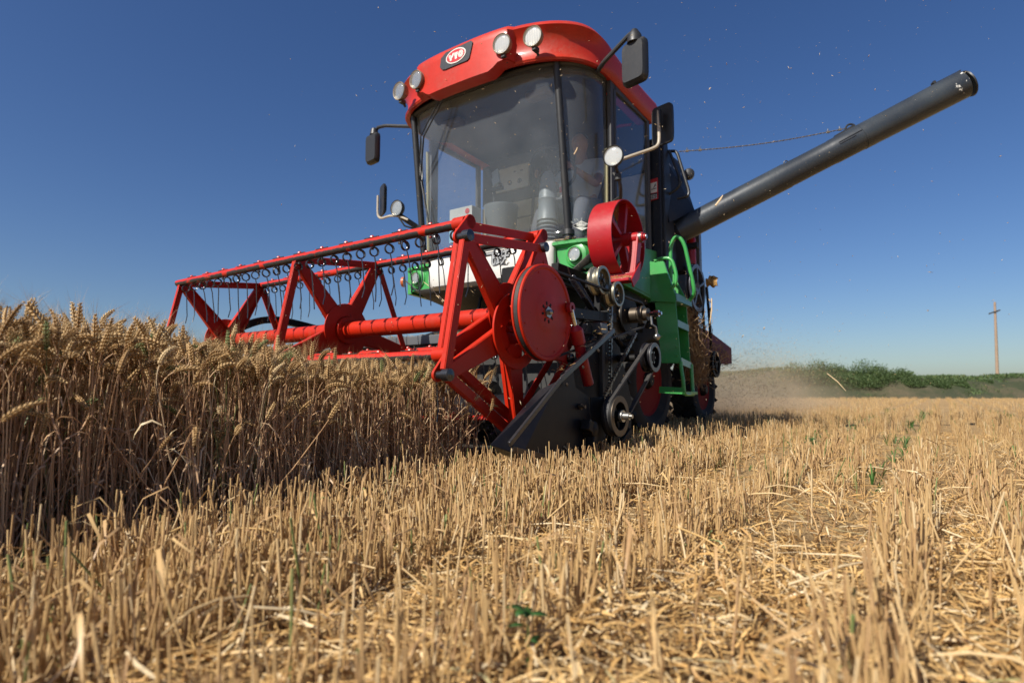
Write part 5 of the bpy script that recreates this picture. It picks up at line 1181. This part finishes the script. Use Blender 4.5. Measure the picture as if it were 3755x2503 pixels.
# an ear of wheat blown off the header
p_, q_ = Vector((-.95, .42, 1.02)), Vector((-.84, .42, .93)); m = MB().tube([p_, (p_+q_)/2+Vector((0, 0, .008)), q_], .0018, 6)
d = (q_-p_).normalized(); s_v = d.orthogonal().normalized(); t_v = d.cross(s_v)
for i in range(12):
    c = q_+d*(.006*i); s0 = s_v if i % 2 else -s_v; e = c+s0*.004
    m.lathe([(-.008, 0), (0, .0038), (.008, 0)], e, d+s0*.3, 6)
o = obj('wheat_ear', m, MATS['chaff_pale'], None); place(o); tag(o, 'single wheat ear on a stalk flying behind the reel below the cab', 'wheat ear')

# ---------------------------------------------------------------- bank, bushes, pole
def bank_mat():
    k = NT('weedy_bank'); b = k.b; n1 = k.noise(.28, 6, .7); n2 = k.noise(3.5, 6, .75)
    g = k.mix(n2, (.022, .034, .010), (.055, .062, .022)); d_ = k.mix(n2, (.085, .062, .033), (.16, .125, .07))
    k.l(k.mix(k.ramp(k.math('ADD', k.math('MULTIPLY', n1, .7), k.math('MULTIPLY', n2, .3)), .36, .54), d_, g), b.inputs['Base Color']); b.inputs['Roughness'].default_value = .95; k.bump(n2, .8, .2); return k.m
rows = []
bx = np.linspace(-140, 170, 260)
def bank_h(x): return 1.35+.25*np.sin(x*.11)+.18*np.sin(x*.37+1)+.10*np.sin(x*1.1)
for dy, f in ((0, -.02), (.5, .12), (1.3, .45), (2.2, .8), (3.2, .98), (4.5, 1.0), (9, .9), (16, .2), (19, -.05)):
    rows.append([(x, 37.5+dy*1.1+.5*math.sin(x*.21)+.25*math.sin(x*.9)-.10*abs(x-20)*.2, bank_h(x)*f+(.10*math.sin(x*2.3+dy*3) if 0 < f < 1 else 0)) for x in bx])
m = MB().grid(rows); m.v = [(a/U, b/U, c/U) for a, b, c in m.v]; o = obj('bank', m, bank_mat(), None, smooth=180); tag(o, kind='structure')
def foliage(c, rx, ry, rz, n, sz, seed, name, trunk=True, mat=None):
    r_ = np.random.default_rng(seed); K = max(6, int(rx*5)); cc = np.stack([r_.uniform(-1, 1, K)*rx*.8, r_.uniform(-1, 1, K)*ry*.7, np.zeros(K)], -1); hgt = rz*(.55+.5*r_.random(K))*np.sqrt(np.clip(1-(cc[:, 0]/rx)**2, .15, 1)); rr = r_.uniform(.35, .62, K)*min(rx, rz)
    q = r_.integers(0, K, n); d_ = r_.normal(0, 1, (n, 3)); d_ /= np.linalg.norm(d_, axis=1)[:, None]; P = cc[q]+d_*(rr[q]*r_.random(n)**.30)[:, None]; P[:, 2] = np.abs(P[:, 2])+np.clip(hgt[q]-rr[q], 0, 9)*r_.random(n)**.6
    sp = r_.random(n) < .05; P[sp, 2] += r_.random(sp.sum())**2*.30*rz
    P += np.array(c); a = r_.normal(0, 1, (n, 3)); a[:, 2] = np.abs(a[:, 2])*1.2; a /= np.linalg.norm(a, axis=1)[:, None]; b = np.cross(a, r_.normal(0, 1, (n, 3))); b /= np.linalg.norm(b, axis=1)[:, None]; s = sz*r_.uniform(.6, 1.4, n)[:, None]
    V = np.stack([P-b*s*.35, P+a*s, P+b*s*.35, P-a*s*.4], 1).reshape(-1, 3); T = np.arange(n*4).reshape(-1, 4)
    return npmesh(name, V, T, [mat or LEAF], None, np.repeat(np.clip(r_.normal(.5, .22, n), 0, 1), 4), kind=None, local=False)
BUSH = [(.430, 39.5, 1.3, .75, 1.0, 'small pale bush at the left end of the bank, half hidden in dust'), (.475, 39.2, 1.7, .9, 1.85, 'leftmost full green bush on the bank, beside the dust'), (.520, 39.6, 2.0, 1.1, 2.0, 'tall rounded bush left of the highest crown on the bank'), (.565, 40, 2.1, 1.2, 2.05, 'highest and broadest dark green bush on the bank'), (.605, 39.4, 1.6, 1.0, 1.75, 'dense bush just right of the highest bush on the bank'), (.645, 39.6, 1.4, .9, 1.5, 'green bush sloping down to the right on the bank'), (.685, 39.4, 1.4, .9, 1.25, 'lower bush in the middle of the bank, with a gap at its right'), (.725, 39.8, 1.2, .8, .85, 'low spreading bush on the bank left of the utility pole'), (.772, 40.5, 1.3, .8, .75, 'flat low bush nearest the left of the utility pole'), (.838, 43, .8, .6, 1.0, 'small dark bush standing alone right of the utility pole')]
for i, (rt, y, rx, ry, rz, lb) in enumerate(BUSH):
    z0 = .60; o = foliage((rt*y, y, z0), rx*1.15, ry, rz*1.0, int(12000*rx), .062, 40+i, 'bush'); tag(o, lb, 'bush', 'bushes on the far bank')
    m = MB(); ra = random.Random(i)
    for k in range(4): q = Vector((rt*y+ra.uniform(-.3, .3), y, z0-.2)); m.tube([q, q+Vector((ra.uniform(-.2, .2), 0, rz*.4)), q+Vector((ra.uniform(-.5, .5), 0, rz*.75))], [.05, .035, .015], 6)
    m.v = [(a/U, b/U, c/U) for a, b, c in m.v]; obj('branches', m, MATS['dark_wood_block'], o)
def cover(n, seed):
    r_ = np.random.default_rng(seed); x = r_.uniform(8, 75, n); t = r_.random(n); y = 38.2+t*6+.5*np.sin(x*.21); pat = np.sin(x*.9)+np.sin(x*2.3+y*3)+.8*np.sin(x*5.1+y); k = pat > r_.normal(-.15, .7, n); x, y, t = x[k], y[k], t[k]; n = len(x)
    f = np.clip((y-38)/3.2, 0, 1); z = bank_h(x)*f+r_.random(n)*.22; P = np.stack([x, y, z], -1); a = r_.normal(0, .5, (n, 3)); a[:, 2] = 1; a /= np.linalg.norm(a, axis=1)[:, None]; b = np.cross(a, r_.normal(0, 1, (n, 3))); b /= np.linalg.norm(b, axis=1)[:, None]; s = .11*r_.uniform(.5, 1.4, n)[:, None]
    V = np.stack([P-b*s*.35, P+a*s, P+b*s*.35, P-a*s*.4], 1).reshape(-1, 3); return npmesh('bank_weeds', V, np.arange(n*4).reshape(-1, 4), [LEAF], None, np.repeat(np.clip(r_.normal(.6, .25, n), 0, 1), 4), local=False)
o = cover(90000, 5); tag(o, 'patchy green weeds covering the earth bank behind the stubble field', 'weeds')
pr = .3; y = 60.; px_, top = .8085*y, 9.4
POLE = paint('pole_wood', (.30, .21, .14), .8, .3, coat=0)
m = MB().tube([(px_-.1, y, -.3), (px_+.06, y, top*.5), (px_+.20, y, top)], [.155, .13, .095], 12); m.v = [(a/U, b/U, c/U) for a, b, c in m.v]; po = obj('utility_pole', m, POLE); tag(po, 'bare brown utility pole with one crossarm standing behind the bank', 'utility pole')
m = MB().bar((px_-.62, y-.2, top-1.22), (px_+.92, y+.3, top-.78), .12, .11).box((px_+.16, y-.02, top-1.0), (.34, .34, .06)); m.v = [(a/U, b/U, c/U) for a, b, c in m.v]; obj('crossarm', m, MATS['dark_wood_block'], po, .01)
# ---------------------------------------------------------------- dust behind the machine
def dust():
    k = NT('field_dust'); t = k.t; t.nodes.remove(k.b); v = k.n('VolumePrincipled'); v.inputs['Color'].default_value = (.80, .66, .47, 1); v.inputs['Anisotropy'].default_value = .2
    tc = k.n('TexCoord'); sp = k.n('SeparateXYZ'); k.l(tc.outputs['Generated'], sp.inputs[0])
    n = k.noise(.55, 4, .6, tc.outputs['Object'])
    def smooth(x, a, b): return k.ramp(x, a, b)
    fz = k.math('POWER', k.math('SUBTRACT', 1, sp.outputs[2]), 2.2)
    fy = k.math('MULTIPLY', smooth(sp.outputs[1], 0, .06), k.math('SUBTRACT', 1, smooth(sp.outputs[1], .25, 1)))
    fx = k.math('MULTIPLY', smooth(sp.outputs[0], 0, .25), k.math('SUBTRACT', 1, smooth(sp.outputs[0], .45, 1)))
    den = k.math('MULTIPLY', k.math('MULTIPLY', fz, k.math('MULTIPLY', fy, fx)), smooth(n, .36, .70))
    k.l(k.math('MULTIPLY', den, 2.4), v.inputs['Density']); k.l(v.outputs[0], k.out.inputs['Volume']); return k.m
P = []
m = MB().box((-1.15, 8.0, .62), (3.3, 7.2, 1.32)); o = obj('dust_cloud', m, dust(), None, smooth=0); place(o); tag(o, 'tan cloud of dust hanging over the stubble behind the combine', 'dust', kind='stuff')
